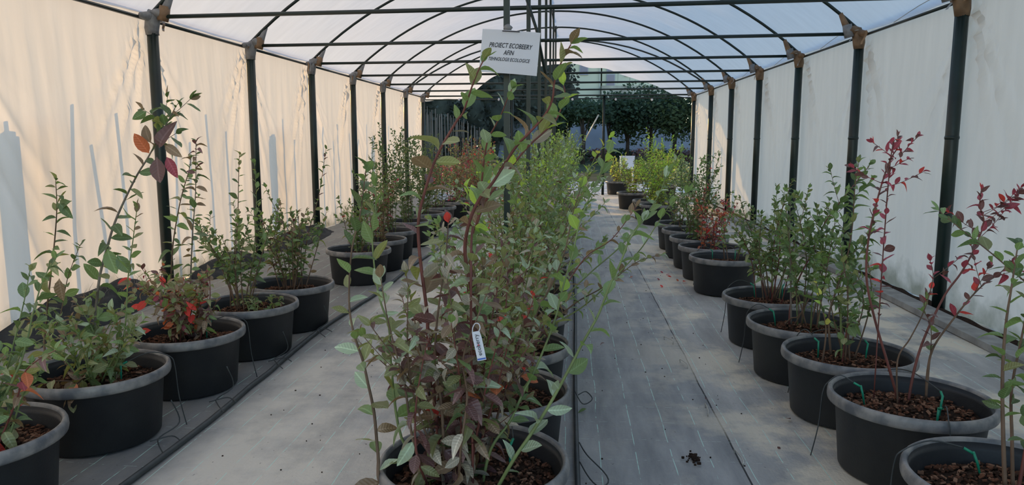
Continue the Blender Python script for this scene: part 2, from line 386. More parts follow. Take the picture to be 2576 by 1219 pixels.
for i in range(len(YL)):
    yl, yr = YL[i], YR[i]
    for X, y, s in ((XL+.03, yl, 1), (XR-.03, yr, -1)):
        mb = MB(); mb.tube([(X, y, -.05), (X, y, EZ+.03)], .048, 14); p = fpart(mb, 'post')
        if s < 0:
            mb = MB(); mb.tube([(X, y, 1.335), (X, y, 1.35), (X, y, 1.365)], [.049, .053, .049], 14); fpart(mb, 'collar', p)
    hp = []
    for k in range(41):
        a = -1+2*k/40; x = XC+(HW-.01)*a; kk = (a+1)/2; hp.append((x, yl*(1-kk)+yr*kk, arcz(x)))
    if i >= 1:
        mb = MB(); mb.tube(hp, .017, 10); fpart(mb, 'hoop')
        mb = MB(); mb.tube([(XL+.03, yl, EZ), (XC, (yl+yr)/2, EZ-.004), (XR-.03, yr, EZ)], .0185, 10); fpart(mb, 'tie_bar')
    if i < len(YL)-1:
        mb = MB(); mb.tube([(XL, yl, EZ-.02), (XL, YL[i+1], EZ-.02)], .016, 8); fpart(mb, 'eave_rail')
        mb = MB(); mb.tube([(XR, yr, EZ-.02), (XR, YR[i+1], EZ-.02)], .014, 8); fpart(mb, 'eave_rail')
        mb = MB(); mb.tube([(XC, (yl+yr)/2, AZ), (XC, (YL[i+1]+YR[i+1])/2, AZ)], .014, 8); fpart(mb, 'ridge_rail')
    ym = (yl+yr)/2
    if i >= 3 and i < 10:
        yy = 3.98+2*(i-3)
        mb = MB(); mb.box((XC+.02, yy-.014, -.02), (XC+.052, yy+.014, AZ)); o = fpart(mb, 'centre_post')
        for p_ in o.data.polygons: p_.use_smooth = False
    # wrapped joints
    if i >= 2:
        for X, y, s in ((XL+.03, yl, 1), (XR-.03, yr, -1)):
            mb = MB()
            mb.tube([(X, y, EZ-.15), (X, y, EZ-.10), (X+.01*s, y, EZ-.03), (X+.03*s, y, EZ+.05)], [.051, .057, .064, .045], 12)
            addlump(mb, (X+.07*s, y, EZ+.03), .062, i+s, 1.25, .9, .75)
            mb.tube([(X+.08*s, y, EZ+.02), (X+.14*s, y, EZ+.075), (X+.20*s, y, arcz(X+.2*s)+0)], [.045, .036, .021], 10)
            mb.tube([(X, y-.17, EZ-.01), (X, y, EZ), (X, y+.16, EZ-.01)], [.02, .05, .02], 8)
            for v in mb.V: v += Vector((noise.noise(v*23), noise.noise(v*23+Vector((9, 0, 0))), noise.noise(v*23+Vector((0, 9, 0)))))*.012
            wmat = M_wrap if s > 0 else M_tape
            wo = fpart(mb, 'joint_wrap', None, wmat); 
            rr = random.Random(i*7+s)
            for q in range(2):
                mb = MB(); yy = y+rr.choice((-.2, -.12, .13)); zz = EZ-.02; ww = rr.uniform(.02, .035); hh = rr.uniform(.06, .14)
                mb.grid(lambda u, v: (X+.02*s+.02*v*s+.012*sin(v*5), yy+(u-.5)*ww*2*(1-.2*v), zz+.025-hh*v), 2, 5)
                fpart(mb, 'loose_tape', wo, M_tape if (q == 0) == (s > 0) else M_wrap)
            mb = MB(); mb.tube([(X+.10*s, y, EZ-.035), (X+.115*s, y, EZ+.02), (X+.13*s, y, EZ+.09)], [.047, .05, .045], 10)
            fpart(mb, 'tape_band', wo, M_tape if s > 0 else M_wrap)
        mb = MB(); addlump(mb, (XC, ym, AZ-.01), .05, i, 1.4, 1, .6); fpart(mb, 'ridge_wrap', None, M_wrap)
# braces and end frame
mb = MB(); mb.tube([PX(1316, -30, 5.9), PX(1350, 75, 5.98), PX(1374, 195, 5.98)], .012, 8); fpart(mb, 'brace')
for s, X, ye in ((1, XL+.03, YL[-2]), (-1, XR-.03, YR[-2])):
    mb = MB(); pts = []
    for k in range(13):
        t = k/12; x = XC*(1-t)+X*t; y = ((YL[-1]+YR[-1])/2)*(1-t)+ye*t; z = arcz(x); pts.append((x, y, z-.03))
    mb.tube(pts, .018, 8); fpart(mb, 'end_brace')
YE = (YL[-1]+YR[-1])/2
for X in (-1.45, .78):
    mb = MB(); mb.box((X-.025, YE-.02, -.02), (X+.035, YE+.03, EZ+.02)); fpart(mb, 'door_post')
mb = MB(); mb.tube([(XL+.1, YE+.05, EZ-.09), (XR-.1, YE-.03, EZ-.07)], .014, 8); fpart(mb, 'lower_bar')
mb = MB(); mb.tube([(-.42, YE, -.02), (-.42, YE, EZ)], .014, 8); fpart(mb, 'door_stile')
mb = MB(); mb.tube([PX(1506, 288, YE+.06), PX(1471, 354, YE+.06)], .015, 8); fpart(mb, 'strut', None, M_metal)
for k, x in enumerate((1155, 1255, 1440, 1549, 1640)):
    mb = MB(); addlump(mb, PX(x, 250, YE-.03), .03, k+20, 1, .6, 1.1, n=1); tag(fpart(mb, 'knot', None, M_paper), 'pale knotted tie on the far bar')
for k in range(8):   # thin wires hung at the right rail
    i = 2+k
    if i < 10:
        mb = MB(); mb.tube(spline([(XR-.12, YR[i]-.2, EZ+.01), (XR-.05, YR[i]+.5, EZ+.06), (XR-.03, YR[i]+1.2, EZ-.01)], 4), .0035, 5); fpart(mb, 'tie_wire', None, M_metal)

# ------------------------------------------------------------------ things outside that throw shadows on the left film
for k, Y in enumerate((5.05, 9.48, 14.22, 18.9)):
    mb = MB(); mb.box((-.03, -.075, 0), (.03, .075, 1.54)); mb.box((-.03, -.045, 1.54), (.03, .045, 1.57))
    o = mb.build('concrete_post', M_conc, None, False, (0, 0, 0)); o.location = (XL-.32, Y, -.04)
    tag(o, ['squat concrete post outside the left film, nearest the viewer', 'squat concrete post outside the left film behind the fourth bay plants',
            'squat concrete post outside the left film, third along', 'squat concrete post outside beyond the far end of the left film'][k], 'post', 'concrete posts outside the left film')
sy = [4.85, 5.46, 5.79, 6.17, 7.0, 7.3, 7.73, 8.13, 8.82, 9.82, 10.2, 11.0, 11.4, 11.9, 12.2, 12.8, 13.3, 13.9, 14.4, 14.9, 15.6, 16.2, 16.9, 17.6]
for k, y in enumerate(sy):
    h = 1.68+.16*sin(k*2.3); mb = MB(); mb.tube([(0, 0, 0), (.02*sin(k), .02*cos(k*3), h*.5), (.03*sin(k*2), .05*sin(k*1.7), h)], .013, 6)
    o = mb.build('plant_stake', M_stake); o.location = (XL-.36, .965*y+.43, -.05)
    tag(o, 'thin weathered stake shadowing the left film, %s from the viewer' % ordinal(k+1), 'stake', 'stakes throwing shadows on the left film')
rs = random.Random(5)
for k in range(46):
    x = 1072+k*3.6+rs.uniform(-1.5, 1.5); Y = rs.uniform(24, 34)
    b = PX(x, 352, Y); h = 1.34+Y*(352-(272+ (x-1072)*.35+rs.uniform(-8, 14)))/FPX
    mb = MB(); mb.tube([(0, 0, 0), (rs.uniform(-.05, .05), 0, h)], .014, 5)
    o = mb.build('field_stake', M_stake2); o.location = (b.x, Y, -.05)
    tag(o, 'tall pale stake beyond the far left opening, %s from the left' % ordinal(k+1), 'stake', 'stake rows beyond the far end')

# ------------------------------------------------------------------ leaves
LSH = []
def leafshape(wid, fold_, curl, side, nose, seed):
    st = [0, .06, .2, .38, .56, .74, .89, 1.0]; V = []; UV = []
    for t in st:
        wdt = wid*(max(0, sin(pi*min(1, max(0, (t-.04)/.96))**nose)))**.8 if t > .04 else .012
        x = t; z = -curl*t*t+.02*sin(t*7+seed); y0 = side*t*t
        if curl > .3: x = t-.22*curl*t*t
        V += [(x, y0+wdt, z+fold_*wdt+.03*sin(t*9+seed)*wdt*3), (x, y0, z), (x, y0-wdt, z+fold_*wdt-.03*sin(t*8+seed)*wdt*3)]
        UV += [(t, .5+wdt), (t, .5), (t, .5-wdt)]
    F = []
    for i in range(len(st)-1):
        a = i*3; F += [(a, a+3, a+4, a+1), (a+1, a+4, a+5, a+2)]
    return V, F, UV
for k, a in enumerate([(.27, .25, .14, .04, .9), (.22, .5, .35, -.06, .85), (.30, .15, .2, .05, 1.0), (.19, .6, .55, .1, .9), (.26, .35, -.12, -.04, .8), (.23, .8, .8, .06, .95)]):
    LSH.append(leafshape(*a, k))
LME = {}
def leafmesh(sh, c):
    if (sh, c) not in LME:
        V, F, UV = LSH[sh]; LME[sh, c] = newmesh('leaf', V, F, LM[c], None, UV)
    return LME[sh, c]
def pick(rr, pal):
    t = rr.random()*sum(w_ for _, w_ in pal)
    for c, w_ in pal:
        t -= w_
        if t <= 0: return c
    return pal[-1][0]
UPV = Vector((0, 0, 1)); LSC = 1.32; DY = 0.0
def leaf_frame(rr, axis, radial, th, droop):
    d = (axis*cos(th)+radial*sin(th)).normalized(); d = (d-UPV*droop).normalized()
    nrm = (axis*.6+UPV*.8); nrm = nrm-d*nrm.dot(d)
    if nrm.length < 1e-3: nrm = d.orthogonal()
    nrm.normalize(); s = nrm.cross(d)
    r = rr.gauss(0, .6); nrm, s = nrm*cos(r)+s*sin(r), s*cos(r)-nrm*sin(r)
    return d, s, nrm
def leaves_on(rr, pts, spacing, L, pal, start=.15, th=(1.1, .6), droop=(.25, 0), out=None, paltop=None, every=1, big=1.0):
    """walk along a cane and set leaves; returns list of (pos, d, s, n, L, colour)"""
    tot = sum((pts[i+1]-pts[i]).length for i in range(len(pts)-1)); dist = 0; nxt = tot*start; az = rr.random()*6.28
    i = 0; res = out if out is not None else []
    for i in range(len(pts)-1):
        a, b = pts[i], pts[i+1]; sl_ = (b-a).length
        if sl_ < 1e-6: continue
        ax = (b-a)/sl_
        while nxt <= dist+sl_:
            f = nxt/tot; p = a+ax*(nxt-dist); az += 2.4+rr.gauss(0, .3)
            o1 = ax.orthogonal().normalized(); o2 = ax.cross(o1); rad = o1*cos(az)+o2*sin(az)
            t = th[0]*(1-f)+th[1]*f; dr = droop[0]*(1-f)+droop[1]*f
            d, s, n_ = leaf_frame(rr, ax, rad, t+rr.gauss(0, .18), dr+rr.gauss(0, .15))
            ll = LSC*L*(.72+.5*rr.random())*(1.05-.28*f)*(1.0 if f < .85 else .85)*big
            pl = pal
            if paltop and rr.random() < max(0, (f-.45)/.45): pl = paltop
            res.append((p, d, s, n_, ll, pick(rr, pl)))
            nxt += spacing*(.75+.5*rr.random())*(1 if f < .85 else .7)
        dist += sl_
    # terminal leaves
    p = pts[-1]; ax = (pts[-1]-pts[-2]).normalized()
    for q in range(2):
        o1 = ax.orthogonal().normalized(); o2 = ax.cross(o1); az += 2.6; rad = o1*cos(az)+o2*sin(az)
        d, s, n_ = leaf_frame(rr, ax, rad, .15+.35*q, 0)
        res.append((p, d, s, n_, LSC*L*(.62-.1*q)*big, pick(rr, paltop or pal)))
    return res
def merge_leaves(lst, name, parent, off):
    cols = sorted(set(l[5] for l in lst)); V = []; F = []; UV = []; MI = []
    rr = random.Random(len(lst))
    for (p, d, s, n_, L, c) in lst:
        v, f, uv = LSH[rr.randrange(6)]; k = len(V); ci = cols.index(c); p = p-off
        V += [p+(d*x+s*y+n_*z)*L for x, y, z in v]; F += [tuple(k+i for i in q) for q in f]; UV += uv; MI += [ci]*len(f)
    o = ob(name, newmesh(name, V, F, [LM[c] for c in cols], MI, UV), parent); o['kind'] = 'stuff'; return o
# shared meshes of pot, rim, soil, chips
prof_pot = [(.0, .004), (.246, .004), (.252, .012), (.276, .270), (.284, .280), (.290, .300), (.2855, .312), (.279, .285), (.270, .25), (.262, .20)]
prof_rim = [(.279, .274), (.298, .276), (.3065, .281), (.309, .292), (.308, .312), (.304, .321), (.299, .325), (.292, .324), (.287, .317), (.285, .308)]
mb = MB(); mb.lathe(prof_pot, 56); ME_pot = mb.mesh('pot', M_pot)
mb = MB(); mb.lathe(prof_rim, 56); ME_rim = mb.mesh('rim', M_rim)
ME_soil = []; ME_chip = []
for v in range(3):
    rr = random.Random(40+v); mb = MB()
    def sf(u, t, v=v):
        r = .268*u; q = t*2*pi; x, y = r*cos(q), r*sin(q)
        return (x, y, .238+.03*(1-u)+.018*noise.noise(Vector((x*14, y*14, v)))+.008*noise.noise(Vector((x*50, y*50, v))))
    mb.grid(sf, 14, 40); ME_soil.append(mb.mesh('soil', M_soil))
    mb = MB()
    for k in range(950):
        r = .262*sqrt(rr.random()); q = rr.random()*6.28; x, y = r*cos(q), r*sin(q)
        z = .240+.03*(1-r/.268)+.018*noise.noise(Vector((x*14, y*14, v)))+.006
        s = rr.uniform(.3, .95); Mx = Matrix.Translation((x, y, z)) @ Matrix.Rotation(rr.random()*6.28, 4, 'Z') @ Matrix.Rotation(rr.gauss(0, .4), 4, 'X') @ Matrix.Rotation(rr.gauss(0, .4), 4, 'Y')
        mb.box((-.011*s, -.006*s, -.003), (.011*s, .006*s, .003*s), rr.choices((0, 1, 2), (6, 5, 2))[0], Mx)
    ME_chip.append(mb.mesh('bark_chips', M_chip, False))
NPL = 0
def plant(name, label, X, Y, canes, seed, maxind=280, bare_pot=False, extra=None, chips=True, group=None, scale=1.0, rz=None):
    """canes: list of dict(p=[world pts], r, m, leaves kwargs)"""
    global NPL
    NPL += 1; rr = random.Random(seed); org = Vector((X, Y, fz(X, Y)+.002 if Y < 24 else -.04))
    root = thing(name, label, 'potted plant', org, 0, group)
    pot = ob('pot', ME_pot, root); pot.scale = (scale, scale, scale); pot.rotation_euler = (rr.gauss(0, .004), rr.gauss(0, .004), rr.random()*6)
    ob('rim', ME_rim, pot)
    v = seed % 3; so_ = ob('soil', ME_soil[v], root); so_.rotation_euler[2] = rr.random()*6; so_.scale = (scale,)*3
    if chips: c = ob('bark_chips', ME_chip[v], so_); c['kind'] = 'stuff'
    LV = []
    for cn in canes:
        f0_ = cn['p'][0]; q_ = Vector((f0_.x-X, f0_.y-Y, 0))
        if not cn.get('free') and (q_.length > .16 or f0_.z > .29):
            if q_.length > .15: q_ *= .15/q_.length
            cn['p'] = ([] if f0_.z < .30 else [])+[Vector((X+q_.x, Y+q_.y, .245))]+(cn['p'] if f0_.z > .36 else cn['p'][1:])
        pts = spline(cn['p'], 5)
        r0 = cn.get('r', .006); N = len(pts); rad = [max(.0014, r0*(1-.72*i/(N-1))) for i in range(N)]
        mb = MB(); mb.tube([p-org for p in pts], rad, 7 if r0 > .003 else 5)
        ob('stem', mb.mesh('stem', M_stem[cn.get('m', 'brown')]), root)
        if cn.get('L', .05) > 0:
            leaves_on(rr, pts, cn.get('sp', .035), cn.get('L', .05), cn['pal'], cn.get('start', .15), cn.get('th', (1.15, .6)), cn.get('droop', (.25, 0)), LV, cn.get('top'))
        for (f0, vec, ln) in cn.get('br', []):
            i0 = int(f0*(N-1)); b0 = pts[i0]; dv = Vector(vec).normalized()*ln
            bp = spline([b0, b0+dv*.5+Vector((0, 0, .01)), b0+dv+Vector((0, 0, .25*ln))], 4)
            mb = MB(); mb.tube([p-org for p in bp], [max(.0012, rad[i0]*.5*(1-.6*k/(len(bp)-1))) for k in range(len(bp))], 5)
            ob('stem', mb.mesh('stem', M_stem[cn.get('m', 'brown')]), root)
            leaves_on(rr, bp, cn.get('sp', .035)*.8, cn.get('L', .05)*.9, cn['pal'], .25, cn.get('th', (1.1, .6)), cn.get('droop', (.25, 0)), LV, cn.get('top'))
    if extra: LV += extra
    idx = list(range(len(LV))); idx.sort(key=lambda i: -LV[i][4]); 
    indiv = idx[:maxind]; rest = idx[maxind:]
    for i in indiv:
        p, d, s, n_, L, c = LV[i]; o = bpy.data.objects.new('leaf', leafmesh(rr.randrange(6), c)); COL.objects.link(o)
        Mx = Matrix((d*L, s*L, n_*L)).transposed().to_4x4(); Mx.translation = p-org; o.parent = root; o.matrix_basis = Mx
    if rest: merge_leaves([LV[i] for i in rest], 'foliage', root, org)
    return root
def rcanes(rr, X, Y, n, h, spread, pal, top=None, L=.045, sp=.03, m='brown', lean=(0, 0), r=.0045, start=.1, base=.10, z0=.25, nb=2, **kw):
    out = []
    for k in range(n):
        a = 6.28*(k+rr.random()*.8)/n; q = sqrt(rr.random()); hh = h*(.6+.45*rr.random())
        b = Vector((X+base*rr.random()*cos(a), Y+base*rr.random()*sin(a), z0))
        t = Vector((X+lean[0]+spread*q*cos(a), Y+lean[1]+spread*q*sin(a), z0+hh))
        mid = b.lerp(t, .5)+Vector((rr.gauss(0, .03), rr.gauss(0, .03), .03)); mid.x -= (t.x-b.x)*.12; mid.y -= (t.y-b.y)*.12
        br = [(rr.uniform(.3, .85), (rr.gauss(0, 1), rr.gauss(0, 1), .9), rr.uniform(.08, .2)*h/.8) for _ in range(nb)]
        out.append(dict(p=[b, mid, t], r=r, m=m if isinstance(m, str) else rr.choice(m), pal=pal, top=top, L=L, sp=sp, start=start, br=br, **kw))
    return out
def C(pts, Y0, Y1=None, base=None, **kw):
    """cane through photograph points, running from depth Y0 at its foot to Y1 at its tip"""
    Y1 = Y0 if Y1 is None else Y1; n = len(pts); Y0 += DY; Y1 += DY; P = [PX(x, y, Y0+(Y1-Y0)*i/(n-1)) for i, (x, y) in enumerate(pts)]
    if base is not None: P = [Vector(base)]+P
    return dict(p=P, **kw)
# ------------------------------------------------------------------ centre row
LOW = [('maroon', 5), ('bronze', 3), ('taupe', 3), ('olive', 1.5), ('dark', 1), ('orange', .3), ('red', .15)]
MIXD = [('bronze', 2), ('olive', 3), ('taupe', 3), ('green', 2), ('maroon', 1), ('pale', 1)]
GRN = [('green', 4), ('olive', 3), ('pale', 2.5), ('dark', 1)]
TIP = [('green', 3), ('bright', 1.4), ('pale', 1)]
CX = -.30
b0 = lambda dx, dy, Y=2.245: Vector((CX+dx, Y+dy, .25))
DY = .14
hero = [
 C([(1080, 880), (1074, 784), (1056, 640), (1053, 555), (1067, 487), (1098, 395), (1147, 307), (1163, 287), (1175, 255), (1189, 213), (1203, 178), (1216, 152)], 2.05, 1.95, b0(-.10, -.03), r=.0062, m='red', L=.068, sp=.034, pal=MIXD, top=[('green', 2), ('olive', 2), ('bronze', 2)], start=.1, th=(1.25, .7), droop=(.35, .05)),
 C([(1195, 870), (1189, 753), (1170, 640), (1178, 568), (1203, 505), (1240, 458), (1294, 374), (1330, 335), (1370, 290), (1390, 248), (1395, 205), (1413, 154), (1436, 112)], 2.1, 1.95, b0(-.02, 0), r=.0068, m='red', L=.072, sp=.035, pal=MIXD, top=[('olive', 3), ('green', 2), ('bronze', 2)], start=.12, th=(1.2, .6), droop=(.3, .0)),
 C([(1189, 753), (1185, 640), (1200, 560), (1225, 500), (1270, 440), (1325, 372), (1365, 335), (1400, 300), (1420, 240), (1418, 215)], 2.12, 2.1, b0(.01, .02), r=.0055, m='red', L=.066, sp=.036, pal=MIXD, start=.25, th=(1.2, .6), top=TIP),
 C([(1200, 560), (1217, 410), (1227, 353), (1245, 318), (1262, 285), (1275, 252), (1287, 225)], 2.14, 2.0, (PX(1185, 640, 2.13)), r=.004, m='red', L=.062, sp=.036, pal=MIXD, start=.2, top=TIP),
 C([(964, 1219), (951, 1143), (941, 1038), (925, 961), (913, 908), (888, 830), (878, 750), (885, 627), (905, 545), (920, 430)], 1.98, 2.0, b0(-.22, -.05), r=.006, m='brown', L=.064, sp=.042, pal=[('olive', 3), ('green', 2), ('pale', 2), ('bronze', 1.5)], start=.12, th=(1.2, .55), top=[('green', 3), ('dark', 2), ('pale', 1)]),
 C([(1010, 1100), (985, 930), (979, 826), (955, 750), (941, 662), (937, 589), (945, 522), (944, 470)], 2.06, 2.1, b0(-.17, 0), r=.005, m='green', L=.064, sp=.042, pal=[('green', 3), ('olive', 2), ('pale', 2)], start=.25, th=(1.15, .5), top=[('green', 3), ('olive', 2)]),
 C([(1245, 1219), (1290, 1158), (1336, 1090), (1378, 1024), (1427, 936), (1465, 863), (1504, 793), (1535, 715), (1560, 662), (1580, 610), (1600, 578), (1618, 556)], 1.93, 1.98, None, r=.006, m='green', L=.062, sp=.043, pal=[('pale', 4), ('green', 3)], start=.12, th=(1.15, .5), droop=(.15, -.1), top=[('green', 2), ('pale', 2), ('yellow', .4)]),
 C([(1235, 1128), (1283, 1058), (1315, 989), (1339, 943), (1371, 870), (1399, 793), (1415, 725), (1440, 640), (1458, 560), (1479, 505), (1503, 456), (1530, 385)], 2.05, 2.25, b0(.03, -.05), r=.0052, m='green', L=.056, sp=.034, pal=[('green', 3), ('pale', 2), ('olive', 2)], start=.15, th=(1.1, .5), top=TIP),
 C([(1214, 1094), (1255, 990), (1301, 891), (1332, 835), (1353, 780), (1395, 700), (1423, 624), (1440, 540), (1462, 470)], 2.12, 2.3, b0(.02, .02), r=.005, m='brown', L=.052, sp=.032, pal=MIXD, start=.15, top=TIP),
 C([(1116, 1108), (1109, 1003), (1095, 940), (1096, 849), (1105, 760), (1120, 660), (1128, 560)], 2.0, 2.0, b0(-.09, -.06), r=.006, m='brown', L=.06, sp=.026, pal=LOW, start=.05, th=(1.35, .9), droop=(.7, .3)),
 C([(1180, 1010), (1150, 900), (1140, 800), (1125, 700)], 1.95, 1.93, b0(-.06, -.08), r=.005, m='brown', L=.06, sp=.022, pal=LOW, start=.05, th=(1.35, .9), droop=(.8, .4)),
 C([(1040, 1110), (1020, 980), (1000, 900), (975, 800), (958, 700)], 1.95, 1.9, b0(-.16, -.06), r=.005, m='brown', L=.058, sp=.028, pal=[('maroon', 3), ('bronze', 3), ('olive', 2), ('pale', 1)], start=.05, th=(1.3, .8), droop=(.6, .2)),
 C([(1050, 1150), (1045, 1040), (1060, 930), (1078, 850)], 1.9, 1.85, b0(-.13, -.09), r=.0045, m='red', L=.056, sp=.026, pal=LOW, start=.05, th=(1.35, .9), droop=(.8, .4)),
 C([(1160, 1120), (1175, 1000), (1165, 900), (1200, 800), (1240, 700)], 1.92, 1.9, b0(-.04, -.1), r=.0045, m='brown', L=.056, sp=.026, pal=LOW, start=.05, th=(1.35, .9), droop=(.8, .4)),
]
hero += rcanes(random.Random(3), CX-.04, 2.245, 18, .70, .36, LOW, MIXD, L=.052, sp=.027, m=['brown', 'red'], nb=2, th=(1.35, .8), droop=(.6, .2))
plant('potted_blueberry', 'tall blueberry in the nearest centre pot with red canes, maroon lower leaves and white tag', CX, 2.245, hero, 1, 300)
# second and later pots of the centre row
def bush(Y, seed, n, h, spread, pal, top, label, X=CX, L=.042, sp=.026, mi=260, lean=(0, 0), m=['brown', 'green'], extra=None, chips=True, scale=1, group=None, nb=3):
    cs = rcanes(random.Random(seed), X, Y, n, h, spread, pal, top, L=L, sp=sp, m=m, lean=lean, nb=nb)
    if extra: cs = extra+cs
    return plant('potted_blueberry', label, X, Y, cs, seed, mi, chips=chips, scale=scale, group=group)
W2 = [('olive', 4), ('green', 3), ('taupe', 3), ('bronze', 1), ('pale', 2), ('maroon', .3), ('red', .12)]
DY = .18
bush(2.94, 11, 20, .74, .44, [('olive', 3), ('bronze', 3), ('pale', 2), ('green', 1), ('maroon', .7), ('red', .2)], W2, 'bronze-green blueberry in the second centre pot, crowding behind the tall red-caned one', L=.042, lean=(.02, 0),
     extra=[C([(1330, 960), (1350, 860), (1400, 760), (1470, 650), (1540, 600), (1600, 520)], 2.76, 2.9, Vector((CX+.05, 2.94, .25)), r=.005, m='red', L=.046, sp=.026, pal=[('bronze', 3), ('olive', 2), ('green', 1)]),
            C([(1250, 960), (1235, 800), (1215, 650), (1190, 560), (1175, 470)], 2.76, 2.7, Vector((CX-.02, 2.94, .25)), r=.004, m='green', L=.05, sp=.03, pal=GRN, top=TIP),
            C([(1230, 960), (1130, 760), (1110, 650), (1105, 560)], 2.76, 2.6, Vector((CX-.08, 2.94, .25)), r=.004, m='green', L=.045, sp=.03, pal=GRN)])
DY = .24
bush(3.64, 12, 22, .86, .52, W2, GRN, 'bushy green blueberry in the third centre pot, its right canes arching over the aisle', L=.043, lean=(.05, 0),
     extra=[C([(1380, 820), (1450, 760), (1520, 720), (1600, 660), (1665, 640)], 3.4, 3.3, Vector((CX+.08, 3.64, .25)), r=.005, m='brown', L=.045, sp=.026, pal=[('olive', 2), ('pale', 2), ('bronze', 2)]),
            C([(1370, 800), (1480, 690), (1560, 620), (1625, 540), (1657, 490), (1672, 453), (1689, 419), (1712, 385)], 3.4, 3.5, Vector((CX+.08, 3.64, .25)), r=.0045, m='green', L=.06, sp=.05, pal=[('pale', 3), ('green', 3)], top=[('green', 2), ('pale', 1)], start=.3),
            C([(1390, 820), (1480, 760), (1600, 640), (1655, 560), (1690, 512), (1735, 480)], 3.4, 3.2, Vector((CX+.1, 3.64, .25)), r=.0045, m='green', L=.055, sp=.045, pal=[('pale', 2), ('green', 3)], top=TIP, start=.3)])
DY = .27
bush(4.32, 13, 22, .94, .54, W2, GRN+TIP, 'grey-green blueberry in the fourth centre pot with pale upright tips', L=.042, lean=(.05, 0),
     extra=[C([(1400, 700), (1420, 590), (1465, 480), (1495, 400), (1535, 345)], 4.05, 3.9, Vector((CX+.05, 4.32, .25)), r=.0045, m='green', L=.055, sp=.04, pal=GRN, top=[('bright', 2), ('yellow', .6)], start=.3)])
bush(5.00, 14, 22, .98, .54, W2, GRN+TIP, 'leafy green blueberry in the fifth centre pot, reddish on its left side', L=.042)
bush(5.68, 15, 20, 1.0, .48, [('olive', 3), ('green', 3), ('pale', 1)], TIP, 'bright-tipped green blueberry in the sixth centre pot', L=.04)
bush(6.36, 16, 18, 1.04, .48, [('olive', 3), ('green', 3), ('pale', 1)], TIP, 'dense green blueberry in the seventh centre pot', L=.04)
bush(7.04, 17, 18, 1.06, .48, [('olive', 3), ('green', 3)], TIP, 'dense green blueberry in the eighth centre pot', L=.04)
Y = 7.3; k = 8
ORD = ['ninth', 'tenth', 'eleventh', 'twelfth', 'thirteenth', 'fourteenth', 'fifteenth', 'sixteenth', 'seventeenth', 'eighteenth']
for k in range(10):
    bush(7.9+k*.96, 20+k, 16, 1.08+.02*k, .48, [('olive', 3), ('green', 3), ('bright', .5)], TIP, 'small-looking green blueberry bush, %s of the centre row' % ORD[k], L=.042, sp=.028, mi=(160 if k < 3 else 0), chips=False)

# ------------------------------------------------------------------ left row
DY = .05
LX = -2.02
LG = [('green', 3), ('dark', 4), ('olive', 2)]; LR = [('bronze', 3), ('olive', 3), ('maroon', 1.5), ('orange', .7), ('rose', .5), ('green', 2)]
P0 = [C([(30, 960), (62, 880), (85, 780), (110, 700), (140, 650)], 2.3, 2.5, Vector((-2.1, 2.35, .25)), r=.005, m='green', L=.058, sp=.03, pal=LG, th=(1.2, .7)),
      C([(10, 950), (35, 860), (60, 760), (75, 680)], 2.35, 2.3, Vector((-2.12, 2.35, .25)), r=.004, m='green', L=.055, sp=.03, pal=LG),
      C([(40, 1010), (60, 940), (95, 905), (140, 880)], 2.25, 2.1, Vector((-2.0, 2.3, .25)), r=.004, m='red', L=.05, sp=.03, pal=LR, th=(1.3, .9), droop=(.5, .3))]
P0 += rcanes(random.Random(30), -2.05, 2.33, 8, .42, .3, LG+[('bronze', 2), ('red', .4)], LG, L=.05, sp=.03, m='green', nb=2)
plant('potted_blueberry', 'green blueberry in the cropped pot at the lower left corner', -2.12, 2.33, P0, 30, 200)
BLF = []
P1 = [C([(236, 890), (240, 800), (250, 700), (265, 640), (285, 570), (310, 510), (345, 440), (370, 400), (395, 355), (425, 300), (440, 272)], 3.1, 3.0, Vector((-2.14, 3.1, .25)), r=.0075, m='grey', L=.075, sp=.032, pal=LG, start=.12, th=(1.2, .8), droop=(.35, .1), top=[('dark', 5), ('bronze', 1)], br=[(.86, (.3, 0, 1), .12), (.9, (-1, 0, .3), .1), (.93, (1, 0, .5), .1), (.8, (.8, 0, .2), .1)]),
      C([(300, 900), (315, 820), (322, 700), (335, 600), (345, 520)], 3.05, 2.95, Vector((-2.06, 3.08, .25)), r=.005, m='green', L=.05, sp=.026, pal=[('green', 2), ('olive', 3), ('bronze', 1)], th=(1.2, .8)),
      C([(118, 900), (118, 790), (128, 690), (138, 600), (143, 520), (140, 455)], 3.2, 3.1, Vector((-2.24, 3.12, .25)), r=.006, m='brown', L=.068, sp=.028, pal=LG, start=.15, th=(1.25, .8), droop=(.3, .05)),
      C([(150, 800), (170, 700), (200, 620)], 3.2, 3.1, PX(125, 850, 3.2), r=.004, m='brown', L=.055, sp=.034, pal=LG),
      C([(190, 960), (120, 960), (60, 985), (70, 1010)], 2.95, 2.75, Vector((-2.2, 2.98, .25)), r=.004, m='brown', L=.062, sp=.03, pal=[('orange', 2), ('bronze', 3), ('rose', 1), ('olive', 2)], th=(1.3, 1), droop=(.7, .6)),
      C([(210, 950), (190, 970), (180, 1000)], 2.95, 2.75, Vector((-2.2, 2.98, .25)), r=.004, m='brown', L=.066, sp=.026, pal=[('orange', 2), ('bronze', 3), ('olive', 1)], th=(1.3, 1), droop=(.7, .6))]
P1 += rcanes(random.Random(31), -2.12, 3.06, 16, .36, .32, [('olive', 3), ('green', 3), ('pale', 1), ('bronze', 1)], None, L=.048, sp=.026, m='green', nb=2)
